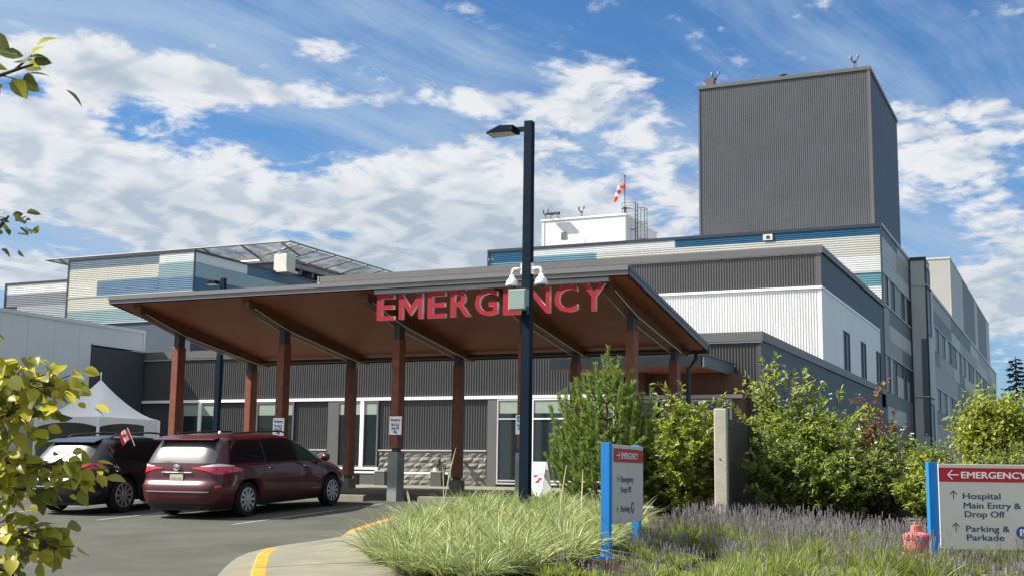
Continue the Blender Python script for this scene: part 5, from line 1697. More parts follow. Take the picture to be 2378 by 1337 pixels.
# ------------------------------------------------------------------ concrete pillar and wall
pl_ = thing('concrete_pillar', 'tall pale concrete pillar at the near end of the board marked wall', 'pillar', (-5.27, 19.9, .7))
pd = Vector((.42, .91, 0)).normalized()
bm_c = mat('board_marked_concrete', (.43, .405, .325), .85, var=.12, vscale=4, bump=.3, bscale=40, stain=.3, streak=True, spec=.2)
m = MB()
rs = random.Random(5)
W0, W1 = Vector((-5.41, 19.82, 0)), Vector((-5.20, 19.82, 0))
m.prism([(-5.395, 19.80, .6), (-5.195, 19.83, .6), (-5.23, 20.07, .6), (-5.43, 20.04, .6)], (0, 0, 2.07))
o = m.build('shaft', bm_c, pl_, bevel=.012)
m = MB()
for z, s in ((1.85, .022), (1.12, .012)): m.lathe([(s, 0), (s, .004)], (-5.30, 19.808, z), 3, axis='y')
m.build('tie_hole', mat('tie_hole_rust', (.10, .05, .03), .8), o)
wl = thing('board_marked_wall', 'shaded horizontal board marked concrete wall running back from the pillar', 'wall', (-5.3, 22, .7))
m = MB()
for k in range(13):
    z0 = .6 + k * .148
    o_ = .006 * rs.uniform(-1, 1)
    m.prism([(-5.24 + o_, 20.09, z0), (-6.05 + o_, 27.0, z0), (-6.25, 27.0, z0), (-5.42, 20.07, z0)], (0, 0, .145))
m.build('boards', mat('shaded_wall_concrete', (.085, .08, .07), .9, var=.2, vscale=2, bump=.3, bscale=30, stain=.5, streak=True, spec=.2), wl)  # concrete darkened: the shade on the wall is put into its colour

# ------------------------------------------------------------------ plants


def leaf_quads(base, direction, normal, length, width, fold=.25, curl=0.0):
    """each leaf: two quads folded about the midrib, six vertices. arrays (n,3)"""
    d = direction / np.linalg.norm(direction, axis=1, keepdims=True)
    s = np.cross(d, normal); s /= (np.linalg.norm(s, axis=1, keepdims=True) + 1e-9)
    nn = np.cross(s, d)
    L = length[:, None]; Wd = width[:, None]
    mid = base + d * L * .5 - nn * Wd * fold * .0
    tip = base + d * L - nn * L * curl
    a = base + d * L * .28 + s * Wd * .42 + nn * Wd * fold
    b = base + d * L * .68 + s * Wd * .40 + nn * Wd * fold - nn * L * curl * .4
    c = base + d * L * .28 - s * Wd * .42 + nn * Wd * fold
    e = base + d * L * .68 - s * Wd * .40 + nn * Wd * fold - nn * L * curl * .4
    n = len(base)
    V = np.stack([base, a, b, tip, e, c], 1).reshape(-1, 3)
    i = np.arange(n)[:, None] * 6
    F = np.concatenate([i + np.array([[0, 1, 2, 3]]), i + np.array([[0, 3, 4, 5]])], 1).reshape(-1, 4)
    return V, F


def shrub(name, label, cat, base, reach, height, n_stem, leaf_len, mats, seed, group=None, spread=.5, wts=None, lean=(0, 0), leaves_per=26, shoots=7, aspect=.5, low=.08):
    r = np.random.default_rng(seed)
    t = thing(name, label, cat, base, group=group)
    B = np.array(base, float)
    st = MB(); bases = []; dirs = []
    for k in range(n_stem):
        az = r.uniform(0, 2 * math.pi); out = reach * math.sqrt(r.uniform(0.02, 1.0)); h = height * r.uniform(.55, 1.0) * (1.05 - .45 * (out / reach) ** 2)
        p0 = B + np.array([r.normal() * .10 * spread, r.normal() * .10 * spread, 0])
        p3 = B + np.array([math.cos(az) * out + lean[0] * h, math.sin(az) * out + lean[1] * h, h])
        p1 = p0 + (p3 - p0) * .35 + np.array([math.cos(az) * out * -.08, math.sin(az) * out * -.08, h * .12])
        p2 = p0 + (p3 - p0) * .7 + np.array([0, 0, h * .10])
        ts = np.linspace(0, 1, 9)[:, None]
        C_ = (1 - ts) ** 3 * p0 + 3 * (1 - ts) ** 2 * ts * p1 + 3 * (1 - ts) * ts ** 2 * p2 + ts ** 3 * p3
        rr = [.016 * (height / 2.5) * (1 - .8 * q) + .002 for q in np.linspace(0, 1, 9)]
        st.tube([tuple(c) for c in C_], rr, 5)
        segs_ = [(C_, 1.0)]
        for q in range(shoots):
            tt = r.uniform(low, .97); i = int(tt * 8); c0_ = C_[i] + (C_[min(i + 1, 8)] - C_[i]) * (tt * 8 - i)
            a2 = r.uniform(0, 2 * math.pi); ln = height * r.uniform(.10, .24)
            d2 = np.array([math.cos(a2) * .9, math.sin(a2) * .9, r.uniform(.1, .9)]); d2 /= np.linalg.norm(d2)
            e = c0_ + d2 * ln + np.array([0, 0, ln * .15])
            S2 = np.array([c0_ + (e - c0_) * u for u in np.linspace(0, 1, 5)])
            st.tube([tuple(c) for c in S2[[0, 2, 4]]], [.005, .004, .002], 4)
            segs_.append((S2, .5))
        for C2, wgt in segs_:
            nl = int(leaves_per * (1.0 if wgt == 1 else .55)); n2 = len(C2) - 1
            tt = r.uniform(.35 if wgt == 1 else .1, 1.0, nl) * n2
            i = np.minimum(tt.astype(int), n2 - 1); c0_ = C2[i] + (C2[i + 1] - C2[i]) * (tt - i)[:, None]
            tang = C2[i + 1] - C2[i]; tang /= np.linalg.norm(tang, axis=1, keepdims=True)
            rv = r.normal(size=(nl, 3)); rv -= tang * (rv * tang).sum(1, keepdims=True); rv /= np.linalg.norm(rv, axis=1, keepdims=True)
            bases.append(c0_); dirs.append(rv * .9 + tang * .75 + np.array([0, 0, -.05]))
    bases = np.concatenate(bases); dirs = np.concatenate(dirs)
    n = len(bases)
    nrm = np.tile(np.array([0, 0, 1.0]), (n, 1)) + r.normal(size=(n, 3)) * .45
    ln = leaf_len * r.uniform(.5, 1.4, n)
    V_, F_ = leaf_quads(bases, dirs, nrm, ln, ln * aspect * r.uniform(.8, 1.2, n), .16, .12)
    mi = np.repeat(r.choice(len(mats), n, p=wts), 2)
    st.build('stem', twig_mat, t, smooth=True)
    fast_mesh('foliage', V_, F_, mats, t, mi)
    return t


lf_y = leafmat('yellow_green_leaf', (.23, .27, .035), .42, (.46, .50, .04))
lf_m = leafmat('mid_green_leaf', (.16, .205, .045), .42, (.36, .43, .05))
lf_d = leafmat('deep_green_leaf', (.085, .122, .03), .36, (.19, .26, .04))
lf_b = leafmat('bluish_leaf_back', (.22, .26, .14), .28, (.18, .24, .10))
lf_r = leafmat('russet_leaf', (.15, .075, .042), .3, (.26, .12, .06))
lf_p = leafmat('pink_tinted_leaf', (.42, .16, .11), .3, (.5, .2, .12))
lf_o = leafmat('orange_leaf', (.45, .17, .03), .4, (.6, .25, .04))

DG = 'dogwood shrubs'
dog_a = shrub('dogwood_shrub', 'yellow green leafy shrub left of the concrete pillar', 'shrub', (-6.25, 21.4, .8), .80, 2.15, 44, .10, [lf_y, lf_m, lf_b], 21, wts=[.55, .33, .12], leaves_per=40, group=DG)
shrub('dogwood_shrub', 'slender shrub rising above the shrub left of the pillar', 'shrub', (-6.45, 21.9, .8), .40, 2.70, 18, .10, [lf_m, lf_d, lf_b, lf_y], 22, wts=[.4, .2, .2, .2], leaves_per=40, group=DG)
shrub('dogwood_shrub', 'tall loose shrub just behind and above the board marked wall top', 'shrub', (-5.15, 23.4, .85), .80, 3.15, 26, .10, [lf_m, lf_d, lf_b, lf_y], 23, wts=[.4, .2, .2, .2], leaves_per=42, group=DG)
dog_d = shrub('dogwood_shrub', 'broad green shrub with one high shoot, covering the far part of the wall', 'shrub', (-4.15, 21.9, .8), .95, 2.55, 52, .10, [lf_m, lf_d, lf_y, lf_b], 24, wts=[.45, .28, .15, .12], leaves_per=42, group=DG)
dog_e = shrub('dogwood_shrub', 'low dense shrub dotted with pale leaves behind the hydrant', 'shrub', (-2.95, 21.3, .75), 1.0, 1.70, 60, .085, [lf_m, lf_d, lf_b, lf_r], 25, wts=[.42, .3, .2, .08], leaves_per=42, group=DG)
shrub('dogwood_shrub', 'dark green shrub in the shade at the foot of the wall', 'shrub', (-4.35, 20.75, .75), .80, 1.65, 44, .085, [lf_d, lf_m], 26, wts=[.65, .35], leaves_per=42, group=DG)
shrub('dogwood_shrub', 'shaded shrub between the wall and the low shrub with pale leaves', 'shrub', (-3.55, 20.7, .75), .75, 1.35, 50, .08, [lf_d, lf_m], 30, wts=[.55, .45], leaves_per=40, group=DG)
shrub('russet_shrub', 'small reddish brown shrub among the green shrubs right of the wall', 'shrub', (-3.34, 23.2, .85), .42, 2.45, 26, .09, [lf_r, lf_m], 27, wts=[.8, .2], leaves_per=36)
shrub('dogwood_shrub', 'yellowish shrub close behind the hydrant and blue sign post', 'shrub', (-2.05, 20.3, .72), .72, 1.30, 50, .08, [lf_y, lf_m, lf_d], 28, wts=[.3, .45, .25], leaves_per=40, group=DG)
shrub('dogwood_shrub', 'green shrub filling the gap behind the left sign post and pine', 'shrub', (-7.0, 22.0, .8), .65, 1.65, 44, .09, [lf_y, lf_m, lf_d], 29, wts=[.4, .4, .2], leaves_per=38, group=DG)
# flat cream flower heads, parts of three of the dogwoods
rf = np.random.default_rng(77)
cream_fl = mat('cream_flower', (.62, .62, .50), .7)
for (sh, rx_, hz_, k_) in ((dog_a, .68, 2.3, 26), (dog_e, .9, 1.7, 14), (dog_d, .8, 2.5, 10)):
    bx_, by_, bz_ = sh.location
    for _ in range(k_):
        a = rf.uniform(math.pi * .9, math.pi * 2.1); ro = rx_ * rf.uniform(.5, 1.0); h = hz_ * rf.uniform(.45, .98)
        c = (bx_ + math.cos(a) * ro, by_ + math.sin(a) * ro, bz_ + h)
        m = MB()
        for q in range(7):
            d_ = rf.normal(size=3) * .02
            m.lathe([(.004, -.006), (.014, 0), (.004, .006)], (c[0] + d_[0], c[1] + d_[1], c[2] + d_[2] * .3), 5)
        m.build('flower_head', cream_fl, sh)

# young pine behind the left sign


def pine(base, height, label):
    r = np.random.default_rng(5)
    t = thing('pine_tree', label, 'pine tree', base)
    B = np.array(base, float)
    st = MB(); st.tube([tuple(B), tuple(B + [0.02, 0, height * .5]), tuple(B + [.05, 0, height * .97])], [.05, .03, .008], 7)
    shoots = []   # (p0,p1,needle length)
    shoots.append((B + np.array([.045, 0, height * .74]), B + np.array([.05, 0, height]), .085, 420))
    whorls = [(.06, 1.10, 13), (.14, 1.16, 15), (.22, 1.18, 15), (.30, 1.12, 14), (.38, 1.0, 13), (.47, .86, 12), (.56, .66, 9), (.66, .42, 6), (.76, .22, 4)]
    for f, ln, k in whorls:
        for q in range(k):
            a = 2 * math.pi * (q + r.uniform(-.3, .3)) / k; L = ln * r.uniform(.72, 1.12)
            p0 = B + np.array([.05 * f, 0, height * f]); out = np.array([math.cos(a), math.sin(a), 0])
            p1 = p0 + out * L * .6 + np.array([0, 0, L * .14]); p2 = p0 + out * L * .92 + np.array([0, 0, L * (.36 + .3 * f)])
            p3 = p2 + out * .06 + np.array([0, 0, .20 + .18 * r.uniform() + .12 * f])
            st.tube([tuple(p0), tuple(p1), tuple(p2), tuple(p3)], [.018, .012, .008, .004], 5)
            shoots += [(p0 + (p1 - p0) * .5, p1, .07, 70), (p1, p2, .08, 150), (p2, p3, .085, 240)]
            for s in range(3):
                u = r.uniform(.4, 1.0); c = p0 + (p2 - p0) * u
                side = np.array([-math.sin(a), math.cos(a), 0]) * r.choice([-1, 1])
                e = c + side * r.uniform(.14, .30) + out * r.uniform(.05, .2) + np.array([0, 0, r.uniform(.06, .24)])
                st.tube([tuple(c), tuple(e)], [.006, .003], 4)
                shoots.append((c, e, .075, 150))
    bs, ds, ls = [], [], []
    for p0, p1, nl, k in shoots:
        u = r.uniform(0, 1, k)[:, None]; c = p0 + (p1 - p0) * u; tang = (p1 - p0) / np.linalg.norm(p1 - p0)
        rv = r.normal(size=(k, 3)); rv -= (rv @ tang)[:, None] * tang; rv /= np.linalg.norm(rv, axis=1, keepdims=True)
        bs.append(c); ds.append(rv * .75 + tang * .8); ls.append(np.full(k, nl) * r.uniform(.75, 1.2, k))
    bs, ds, ls = np.concatenate(bs), np.concatenate(ds), np.concatenate(ls)
    ds /= np.linalg.norm(ds, axis=1, keepdims=True)
    s = np.cross(ds, r.normal(size=ds.shape)); s /= np.linalg.norm(s, axis=1, keepdims=True)
    w = .0042
    V_ = np.stack([bs - s * w, bs + s * w, bs + ds * ls[:, None] * .7 + s * w * .8, bs + ds * ls[:, None], ], 1).reshape(-1, 3)
    F_ = np.arange(len(V_)).reshape(-1, 4)
    mi = r.choice(3, len(F_), p=[.5, .3, .2])
    fast_mesh('needles', V_, F_, [leafmat('pine_needle', (.14, .21, .045), .36, (.28, .42, .06)), leafmat('pine_needle_dark', (.08, .135, .034), .3, (.15, .26, .05)), leafmat('pine_needle_fresh', (.22, .29, .07), .36, (.38, .48, .08))], t, mi)
    st.build('trunk', bark, t, smooth=True)


pine((-8.0, 21.75, .85), 3.10, 'young bushy green pine behind the left direction sign')


# ---- trees at the right
def tree(name, label, base, height, crown_r, crown_z, n_twig, leaf_len, mats, seed, trunk_r=.07, wts=None, group=None, squash=1.0, lp=24):
    r = np.random.default_rng(seed)
    t = thing(name, label, 'tree', base, group=group); B = np.array(base, float)
    st = MB(); st.tube([tuple(B), tuple(B + [.03, .02, height * .4]), tuple(B + [.0, .05, height * .8])], [trunk_r, trunk_r * .7, trunk_r * .2], 7)
    bs, ds = [], []
    for k in range(n_twig):
        z0 = height * r.uniform(.22, .75); p0 = B + np.array([0.02, .02, z0])
        d = r.normal(size=3); d /= np.linalg.norm(d); rad_ = r.uniform(.45, 1.0) ** .5
        p3 = B + np.array([d[0] * crown_r * rad_, d[1] * crown_r * rad_, crown_z + d[2] * (height - crown_z) * squash * rad_ + r.normal() * .08])
        p1 = p0 + (p3 - p0) * .5 + np.array([0, 0, -.05 * height * r.uniform(-.5, 1)])
        ts = np.linspace(0, 1, 7)[:, None]; C_ = (1 - ts) ** 2 * p0 + 2 * (1 - ts) * ts * p1 + ts ** 2 * p3
        st.tube([tuple(c) for c in C_[::2]], [.02 * height / 4, .013, .007, .003], 5)
        nl = int(lp * r.uniform(.6, 1.3)); i = r.integers(3, 6, nl); c0_ = C_[i] + (C_[i + 1] - C_[i]) * r.uniform(0, 1, nl)[:, None] + r.normal(size=(nl, 3)) * leaf_len * 1.1
        bs.append(c0_); dd = r.normal(size=(nl, 3)); dd[:, 2] -= .35; ds.append(dd)
    bs, ds = np.concatenate(bs), np.concatenate(ds); n = len(bs)
    nrm = np.array([0, 0, 1.0]) + r.normal(size=(n, 3)) * .5; ln = leaf_len * r.uniform(.7, 1.3, n)
    V_, F_ = leaf_quads(bs, ds, nrm, ln, ln * .62, .14, .1)
    fast_mesh('crown', V_, F_, mats, t, np.repeat(r.choice(len(mats), n, p=wts), 2))
    st.build('trunk', bark, t, smooth=True)


yg1 = leafmat('lime_leaf', (.22, .25, .030), .4, (.42, .46, .05)); yg2 = leafmat('olive_leaf', (.13, .165, .028), .35, (.26, .31, .04))
tree('maple_tree', 'yellow green maple tree above the right direction sign', (-1.95, 34.4, 1.1), 2.85, 1.15, 1.65, 330, .13, [yg1, yg2, lf_m], 31, wts=[.5, .35, .15], group='yellow green maples')
tree('maple_tree', 'yellow green maple cut by the right edge of the photo', (.25, 34.6, 1.1), 2.5, 1.2, 1.4, 300, .13, [yg1, yg2, lf_m], 32, wts=[.5, .35, .15], group='yellow green maples')
tree('hedge_tree', 'dark green bush below the end of the long wing, left of the maple', (-3.9, 36.5, 1.1), 1.55, .95, .75, 120, .10, [lf_m, lf_d], 33, wts=[.4, .6])
tree('hedge_tree', 'green bush low behind the right direction sign', (-1.2, 27.0, 1.0), 1.25, 1.1, .6, 130, .09, [lf_m, lf_d, yg2], 34, wts=[.4, .3, .3])
tree('hedge_tree', 'green bush at the right edge low behind the sign', (1.1, 26.5, 1.0), 1.2, 1.0, .6, 120, .09, [lf_m, lf_d, yg2], 35, wts=[.4, .3, .3])


def conifer(base, height, rad_, label, seed):
    r = np.random.default_rng(seed); B = np.array(base, float)
    t = thing('fir_tree', label, 'fir tree', base)
    st = MB(); st.tube([tuple(B), tuple(B + [0, 0, height])], [.16, .02], 7)
    bs, ds, ls = [], [], []
    nb_ = 74
    for k in range(nb_):
        f = .12 + .87 * (k / nb_); L = rad_ * (1 - f) ** .8 * r.uniform(.55, 1.2) + .10; a = k * 2.4 + r.uniform(-.4, .4)
        p0 = B + np.array([0, 0, height * f]); out = np.array([math.cos(a), math.sin(a), 0])
        p1 = p0 + out * L * .6 + np.array([0, 0, -.10 * L]); p2 = p0 + out * L + np.array([0, 0, .02 * L])
        st.tube([tuple(p0), tuple(p1), tuple(p2)], [.03, .02, .008], 4)
        k2 = int(50 * L / rad_ + 22)
        u = r.uniform(.15, 1, k2)[:, None]; c = np.where(u < .6, p0 + (p1 - p0) * u / .6, p1 + (p2 - p1) * (u - .6) / .4)
        side = np.array([-math.sin(a), math.cos(a), 0])
        dd = side * r.choice([-1, 1], k2)[:, None] * r.uniform(.4, 1, k2)[:, None] + out * .8 + np.array([0, 0, -.35]) + r.normal(size=(k2, 3)) * .15
        bs.append(c); ds.append(dd); ls.append(r.uniform(.16, .38, k2))
    bs, ds, ls = np.concatenate(bs), np.concatenate(ds), np.concatenate(ls)
    V_, F_ = leaf_quads(bs, ds, np.array([0, 0, 1.0]) + r.normal(size=bs.shape) * .3, ls, ls * .26, .05, .15)
    cm = [leafmat('fir_green', (.030, .058, .038), .12), leafmat('fir_dark', (.020, .040, .028), .1)]
    fast_mesh('crown', V_, F_, cm, t, np.repeat(r.choice(2, len(bs)), 2)); st.build('trunk', bark, t)


conifer((-3.0, 75.6, 1.1), 7.4, 1.9, 'thin dark fir tree against the sky at the right edge', 41)
conifer((-.3, 80.0, 1.1), 5.6, 1.9, 'lower dark fir tree behind the maples at the right edge', 42)

# ---- nearby tree whose branches hang in at the left edge
nt_ = thing('near_leafy_tree', 'nearby tree with large yellow green leaves hanging in at the left edge', 'tree', (-4.75, 3.3, g_h(3.3)))
st = MB()
TB = np.array((-4.75, 3.3, .1))
st.tube([tuple(TB), (-4.72, 3.32, 1.2), (-4.70, 3.3, 2.2), (-4.72, 3.28, 3.6)], [.07, .055, .045, .03], 9)
nl1 = leafmat('near_leaf_gold', (.34, .315, .035), .45, (.60, .54, .05), rough=.4, spec=.25); nl2 = leafmat('near_leaf_green', (.17, .18, .030), .42, (.36, .37, .045), rough=.4, spec=.25); nl3 = leafmat('near_leaf_dark', (.085, .10, .026), .34, (.18, .20, .03), rough=.4, spec=.25)
r = np.random.default_rng(91)
Rv, Uv, Fv = np.array(_r2), np.array(_u2), np.array(_f)
# branch paths (real positions) with the leaf counts along their ends
limbs = [
    ([(-4.70, 3.30, 2.9), (-3.95, 3.1, 2.98), (-3.60, 3.18, 3.00), (-3.40, 3.21, 3.045)], 40, .045, [0.03, .27, .70], 1.0),
    ([(-3.60, 3.18, 3.00), (-3.48, 3.2, 3.03), (-3.41, 3.21, 3.08)], 7, .03, [.0, .2, .8], .3),
    ([(-4.70, 3.30, 2.1), (-3.95, 3.2, 2.25), (-3.62, 3.26, 2.40), (-3.52, 3.26, 2.50)], 40, .055, [.15, .35, .5], .7),
    ([(-4.70, 3.30, 2.0), (-3.95, 3.25, 2.02), (-3.58, 3.3, 2.07)], 12, .04, [.5, .4, .1], .4),
    ([(-4.71, 3.31, 1.5), (-4.0, 3.3, 1.78), (-3.72, 3.35, 1.88), (-3.52, 3.38, 1.92), (-3.36, 3.40, 1.88)], 210, .058, [.55, .35, .10], .8),
    ([(-4.71, 3.31, 1.5), (-4.0, 3.35, 1.68), (-3.70, 3.36, 1.80), (-3.50, 3.39, 1.77)], 170, .058, [.35, .45, .2], .8),
    ([(-4.71, 3.31, 1.2), (-4.05, 3.38, 1.50), (-3.70, 3.42, 1.62), (-3.48, 3.44, 1.60), (-3.25, 3.50, 1.585)], 170, .046, [.55, .35, .10], .9),
    ([(-4.71, 3.31, 1.2), (-4.05, 3.38, 1.45), (-3.72, 3.42, 1.53), (-3.46, 3.46, 1.50)], 140, .052, [.3, .5, .2], .8),
    ([(-4.73, 3.31, 1.0), (-4.1, 3.4, 1.28), (-3.74, 3.43, 1.38), (-3.54, 3.46, 1.35), (-3.40, 3.48, 1.30)], 140, .052, [.55, .35, .10], .8),
    ([(-4.73, 3.31, 1.0), (-4.1, 3.4, 1.20), (-3.80, 3.43, 1.26), (-3.60, 3.46, 1.21)], 95, .052, [.3, .5, .2], .8),
]
bs, ds, mi_, sz_ = [], [], [], []
for path, k, jit, w, frac in limbs:
    P_ = np.array(path); n_ = len(P_) - 1
    st.tube([tuple(q) for q in P_], list(np.linspace(.016, .004, len(P_))) if len(P_) > 3 else list(np.linspace(.008, .003, len(P_))), 6)
    u = (1 - r.uniform(0, frac, k) * .75) * n_; i = np.minimum(u.astype(int), n_ - 1)
    c = P_[i] + (P_[i + 1] - P_[i]) * (u - i)[:, None]
    off = r.normal(size=(k, 3)) * jit * np.array([1, 1, .62])
    tang = P_[i + 1] - P_[i]; tang /= np.linalg.norm(tang, axis=1, keepdims=True)
    bs.append(c + off); ds.append(off / (np.linalg.norm(off, axis=1, keepdims=True) + 1e-6) * .7 + tang * .55 + r.normal(size=(k, 3)) * .35 + np.array([0, 0, -.35])); mi_.append(r.choice(3, k, p=w)); sz_.append(np.full(k, 1.25 if path[-1][2] > 2.9 else 1.0))
    for q in range(0, k, 4): st.tube([tuple(c[q]), tuple(c[q] + off[q] * .9)], [.003, .0018], 4)
bs, ds, mi_ = np.concatenate(bs), np.concatenate(ds), np.concatenate(mi_)
n_ = len(bs)
nrm = np.array([0, 0, 1.0]) * .8 + r.normal(size=(n_, 3)) * .55 + np.array([0, -.35, 0])
ln = .061 * r.uniform(.5, 1.3, n_) * np.concatenate(sz_)


def big_leaves(base, direction, normal, length, width):
    """broader leaf outline with a midrib fold: ten vertices, eight triangles-as-quads"""
    d = direction / np.linalg.norm(direction, axis=1, keepdims=True)
    s = np.cross(d, normal); s /= np.linalg.norm(s, axis=1, keepdims=True); nn = np.cross(s, d)
    prof = [(.0, .0), (.18, .62), (.42, 1.0), (.68, .80), (.88, .34), (1.0, .0)]
    L = length[:, None]; Wd = width[:, None]; curl = r.uniform(-.05, .28, len(base))[:, None]; cup = r.uniform(.05, .30, len(base))[:, None]
    pts = []
    for f, w_ in prof: pts.append(base + d * L * f - nn * L * curl * f * f)
    lf, rt = [], []
    for f, w_ in prof[1:-1]:
        c = base + d * L * f - nn * L * curl * f * f
        lf.append(c + s * Wd * .5 * w_ + nn * Wd * cup * w_); rt.append(c - s * Wd * .5 * w_ + nn * Wd * cup * w_)
    V_ = np.stack(pts + lf + rt, 1); m_ = V_.shape[1]
    q = []
    c = [0, 1, 2, 3, 4, 5]; l = [6, 7, 8, 9]; rr_ = [10, 11, 12, 13]
    for sd, rev in ((l, False), (rr_, True)):
        quads = [(c[0], c[1], sd[0], sd[0])]
        fs_ = [(c[0], c[0], sd[0], c[1]), (c[1], sd[0], sd[1], c[2]), (c[2], sd[1], sd[2], c[3]), (c[3], sd[2], sd[3], c[4])]
        for f_ in fs_[1:]: q.append(f_ if not rev else f_[::-1])
    tri = []
    for sd, rev in ((l, False), (rr_, True)):
        for f_ in ((c[0], sd[0], c[1]), (c[4], sd[3], c[5])): tri.append(f_ if not rev else f_[::-1])
    i = np.arange(len(base))[:, None, None] * m_
    Q = (i + np.array(q)[None]).reshape(-1, 4); T = (i + np.array(tri)[None]).reshape(-1, 3)
    return V_.reshape(-1, 3), Q, T, len(q), len(tri)


V_, Q_, T_, nq, ntv = big_leaves(bs, ds, nrm, ln, ln * .72)
me = bpy.data.meshes.new('leaves')
L0 = np.array(nt_.location)
me.from_pydata([tuple(v) for v in (V_ - L0)], [], [tuple(f) for f in Q_] + [tuple(f) for f in T_])
for m in (nl1, nl2, nl3, lf_o): me.materials.append(m)
mi_[37] = 3
me.polygons.foreach_set('material_index', np.concatenate([np.repeat(mi_, nq), np.repeat(mi_, ntv)]).astype(np.int32))
me.polygons.foreach_set('use_smooth', np.ones(len(me.polygons), bool))
lo = bpy.data.objects.new('leaves', me); col.objects.link(lo); lo.parent = nt_
st.build('trunk', bark, nt_, smooth=True)


# ---- ornamental grass bed (nobody could count it)
def grass_blades(cl, r, per, lmin, lmax, wd, droop):
    P, D_, Ls = [], [], []
    for (x, y, z, s) in cl:
        k = per
        a = r.uniform(0, 2 * math.pi, k); ro = r.uniform(0, .10, k) * s
        P.append(np.stack([x + np.cos(a) * ro, y + np.sin(a) * ro, np.full(k, z)], 1))
        tilt = r.uniform(.06, .80, k); a2 = a + r.normal(size=k) * .5
        D_.append(np.stack([np.cos(a2) * np.sin(tilt), np.sin(a2) * np.sin(tilt), np.cos(tilt)], 1)); Ls.append(r.uniform(lmin, lmax, k) * s)
    P, D_, Ls = np.concatenate(P), np.concatenate(D_), np.concatenate(Ls)
    n = len(P); side = np.cross(D_, np.array([0, 0, 1.0]) + r.normal(size=(n, 3)) * .3); side /= np.linalg.norm(side, axis=1, keepdims=True)
    hor = D_ * np.array([1, 1, 0]); hor /= (np.linalg.norm(hor, axis=1, keepdims=True) + 1e-6)
    dr = droop * r.uniform(.4, 1.5, n)[:, None]
    rows_ = []
    for f, w_ in ((0, .7), (.3, 1.0), (.6, .85), (.85, .5), (1.0, .06)):
        c = P + D_ * Ls[:, None] * f + (hor * .55 - np.array([0, 0, .75])) * (dr * Ls[:, None] * f ** 2.3)
        rows_ += [c - side * wd * w_, c + side * wd * w_]
    V_ = np.stack(rows_, 1); V_[:, :, 2] = np.maximum(V_[:, :, 2], (P[:, 2] + .01)[:, None])
    i = np.arange(n)[:, None] * 10
    F_ = np.concatenate([i + np.array([[2 * k, 2 * k + 1, 2 * k + 3, 2 * k + 2]]) for k in range(4)], 1).reshape(-1, 4)
    return V_.reshape(-1, 3), F_, n


r = np.random.default_rng(17)
cl = []
gp_ = [(-7.6, 12.75), (-6.6, 11.6), (-5.45, 11.2), (-5.15, 13.5), (-5.5, 15.6), (-6.2, 18.0), (-7.4, 20.2), (-8.6, 21.2), (-10.2, 21.0), (-10.0, 19.0), (-9.35, 17.0), (-8.35, 14.6)]
tries = 0
while len(cl) < 165 and tries < 9000:
    tries += 1
    x, y = r.uniform(-10.5, -5), r.uniform(11.2, 21.3)
    if not in_poly(x, y, gp_): continue
    if any((x - a) ** 2 + (y - b) ** 2 < .26 ** 2 for a, b, _, _ in cl): continue
    if 12.2 < y < 14.7 and abs(x - (-5.28 + (14.4 - y) * .367)) < .34: continue
    cl.append((x, y, g_h(y) + .135, r.uniform(.75, 1.12)))
V_, F_, n_ = grass_blades(cl, r, 200, .36, .80, .0058, .60)
gm = [leafmat('straw_green_blade', (.28, .32, .115), .32, (.36, .42, .12)), leafmat('pale_blade', (.43, .455, .22), .32, (.5, .53, .24)), leafmat('blue_green_blade', (.13, .20, .08), .30, (.2, .3, .1)), leafmat('dry_blade', (.24, .19, .09), .25, (.3, .24, .12))]
o = fast_mesh('ornamental_grass', V_, F_, gm, None, np.repeat(r.choice(4, n_, p=[.42, .17, .33, .08]), 4))
tag(o, 'pale green ornamental grass filling the island bed', 'grass', kind='stuff')
grass_o = o
# a few tall dry flower stalks
m = MB()
for (x, y, h, dx_) in ((-8.70, 16.6, 1.30, .22), (-6.25, 15.2, 1.10, .12), (-5.85, 15.0, 1.05, .03), (-5.45, 14.9, 1.02, .02), (-9.7, 18.6, .95, -.04), (-9.9, 17.9, .60, -.12), (-6.6, 16.2, .80, -.03), (-10.1, 18.2, .55, -.1)):
    z = g_h(y) + .13
    pth = [(x + dx_ * (t ** 1.7), y, z + h * t) for t in np.linspace(0, 1, 7)]
    m.tube(pth, [.005, .005, .005, .006, .008, .008, .003], 5)
m.build_each('seed_stalk', mat('dry_stalk', (.52, .47, .28), .8, var=.15), grass_o)

# ---- lavender bed
r = np.random.default_rng(19)
cl = []
tries = 0
while len(cl) < 330 and tries < 20000:
    tries += 1
    x, y = r.uniform(-5.3, 1.6), r.uniform(11.6, 18.9)
    if x < -5.1 + (y - 14) * -.06 and y < 15.5: continue
    if y > 18.6 + .0 * x: continue
    if x > .2 and y > 14.6: continue
    if any((x - a) ** 2 + (y - b) ** 2 < .24 ** 2 for a, b, _, _ in cl): continue
    if (x + 1.78) ** 2 + (y - 15.4) ** 2 < .26 ** 2 or (x + 1.665) ** 2 + (y - 16.19) ** 2 < .16 ** 2: continue
    hs = .78
    if 12.3 < y < 14.6 and abs(x - (-5.28 + (14.4 - y) * .367)) < .32: hs = .20
    elif x < -3.6 and y < 15.9: hs = .44
    elif -2.7 < x < -1.1 and 13.3 < y < 15.2: hs = .62
    elif x > -2.6 and y < 16.4: hs = .46
    cl.append((x, y, bed_z(x, y), r.uniform(.8, 1.1) * hs))
for x, y in ((-1.95, 14.75), (-1.7, 14.6), (-1.5, 14.85), (-2.15, 14.9), (-1.82, 14.35), (-1.55, 14.2), (-2.05, 14.3), (-2.3, 14.55)):
    cl.append((x, y, bed_z(x, y), r.uniform(.96, 1.05)))
V_, F_, n_ = grass_blades(cl, r, 210, .26, .52, .0046, .25)
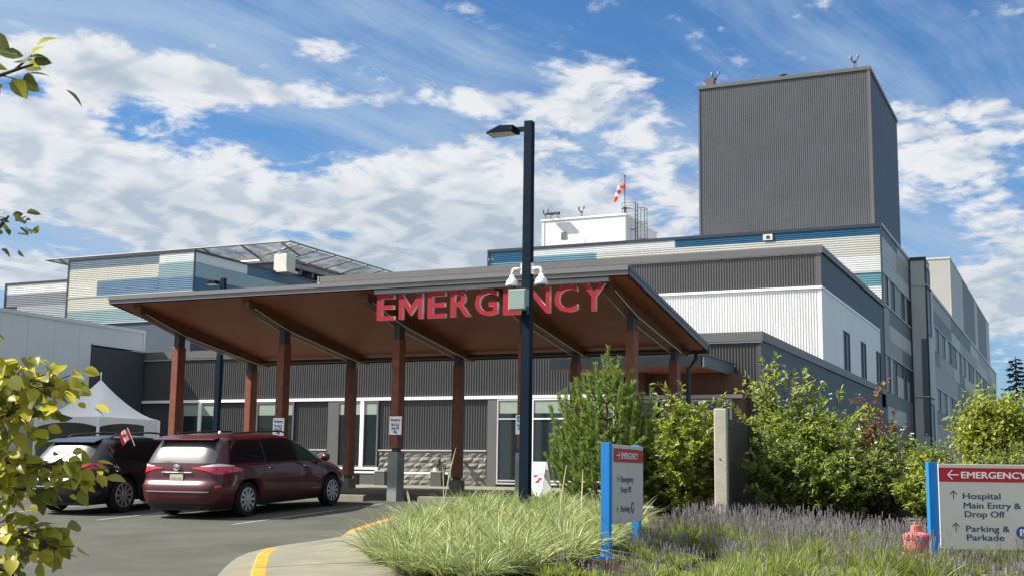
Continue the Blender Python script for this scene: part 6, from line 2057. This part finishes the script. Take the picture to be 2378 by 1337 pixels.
lm_ = [leafmat('lavender_lime', (.22, .27, .035), .38, (.38, .45, .05)), leafmat('lavender_green', (.13, .165, .04), .32, (.22, .28, .06)), leafmat('lavender_grey', (.15, .18, .10), .25, (.2, .24, .12))]
lav_o = o = fast_mesh('lavender_bed', V_, F_, lm_, None, np.repeat(r.choice(3, n_, p=[.5, .3, .2]), 4))
tag(o, 'lime green lavender with grey purple flower spikes in front of the signs and shrubs', 'lavender', kind='stuff')
P, D_ = [], []
for (x, y, z, s) in cl:
    back = min(1.0, max(.0, (y - 13.5) / 3.0)) ** 1.2; k = int(r.integers(3, 9) + 34 * back)
    if s > .95: k = 26
    a = r.uniform(0, 2 * math.pi, k); ti = r.uniform(.0, .42, k); h = r.uniform(.38, .68, k) * s
    d = np.stack([np.cos(a) * np.sin(ti), np.sin(a) * np.sin(ti), np.cos(ti)], 1)
    P.append(np.array([x, y, z]) + np.stack([np.cos(a), np.sin(a), 0 * a], 1) * r.uniform(0, .10, k)[:, None]); D_.append(d * h[:, None])
P, D_ = np.concatenate(P), np.concatenate(D_)
n_ = len(P); s1 = np.cross(D_, r.normal(size=(n_, 3))); s1 /= np.linalg.norm(s1, axis=1, keepdims=True)
dn_ = D_ / np.linalg.norm(D_, axis=1, keepdims=True); s2 = np.cross(dn_, s1)
tip = P + D_; sl = r.uniform(.05, .085, n_)[:, None]; sw = r.uniform(.007, .0115, n_)[:, None]
Vs = np.stack([P - s1 * .0016, P + s1 * .0016, tip - dn_ * sl + s1 * .0016, tip - dn_ * sl - s1 * .0016], 1).reshape(-1, 3)
Fs = np.arange(n_ * 4).reshape(-1, 4)
# spike: two crossed diamonds in three whorls
VV, FF = [], []
base_i = 0
for f0, f1, ws_ in ((-1.0, -.55, .8), (-.6, -.12, 1.0), (-.2, .22, .75)):
    for sv_ in (s1, s2):
        a = tip + dn_ * sl * f0; c = tip + dn_ * sl * f1; mid = (a + c) / 2
        VV.append(np.stack([a, mid + sv_ * sw * ws_, c, mid - sv_ * sw * ws_], 1).reshape(-1, 3)); FF.append(np.arange(n_ * 4).reshape(-1, 4) + base_i); base_i += n_ * 4
Vp = np.concatenate(VV); Fp = np.concatenate(FF)
V2 = np.concatenate([Vs, Vp]); F2 = np.concatenate([Fs, Fp + len(Vs)])
mi2 = np.concatenate([np.zeros(len(Fs), int), np.tile(1 + r.choice(3, n_, p=[.45, .3, .25]), 6)])
o = fast_mesh('flower_spike', V2, F2, [leafmat('lavender_stem', (.14, .18, .07), .2), leafmat('lavender_purple', (.20, .175, .205), .25, (.24, .21, .25)), leafmat('lavender_mauve', (.31, .285, .30), .25, (.33, .30, .32)), leafmat('faded_lavender', (.22, .19, .165), .2)], lav_o, mi2)
o['kind'] = 'stuff'
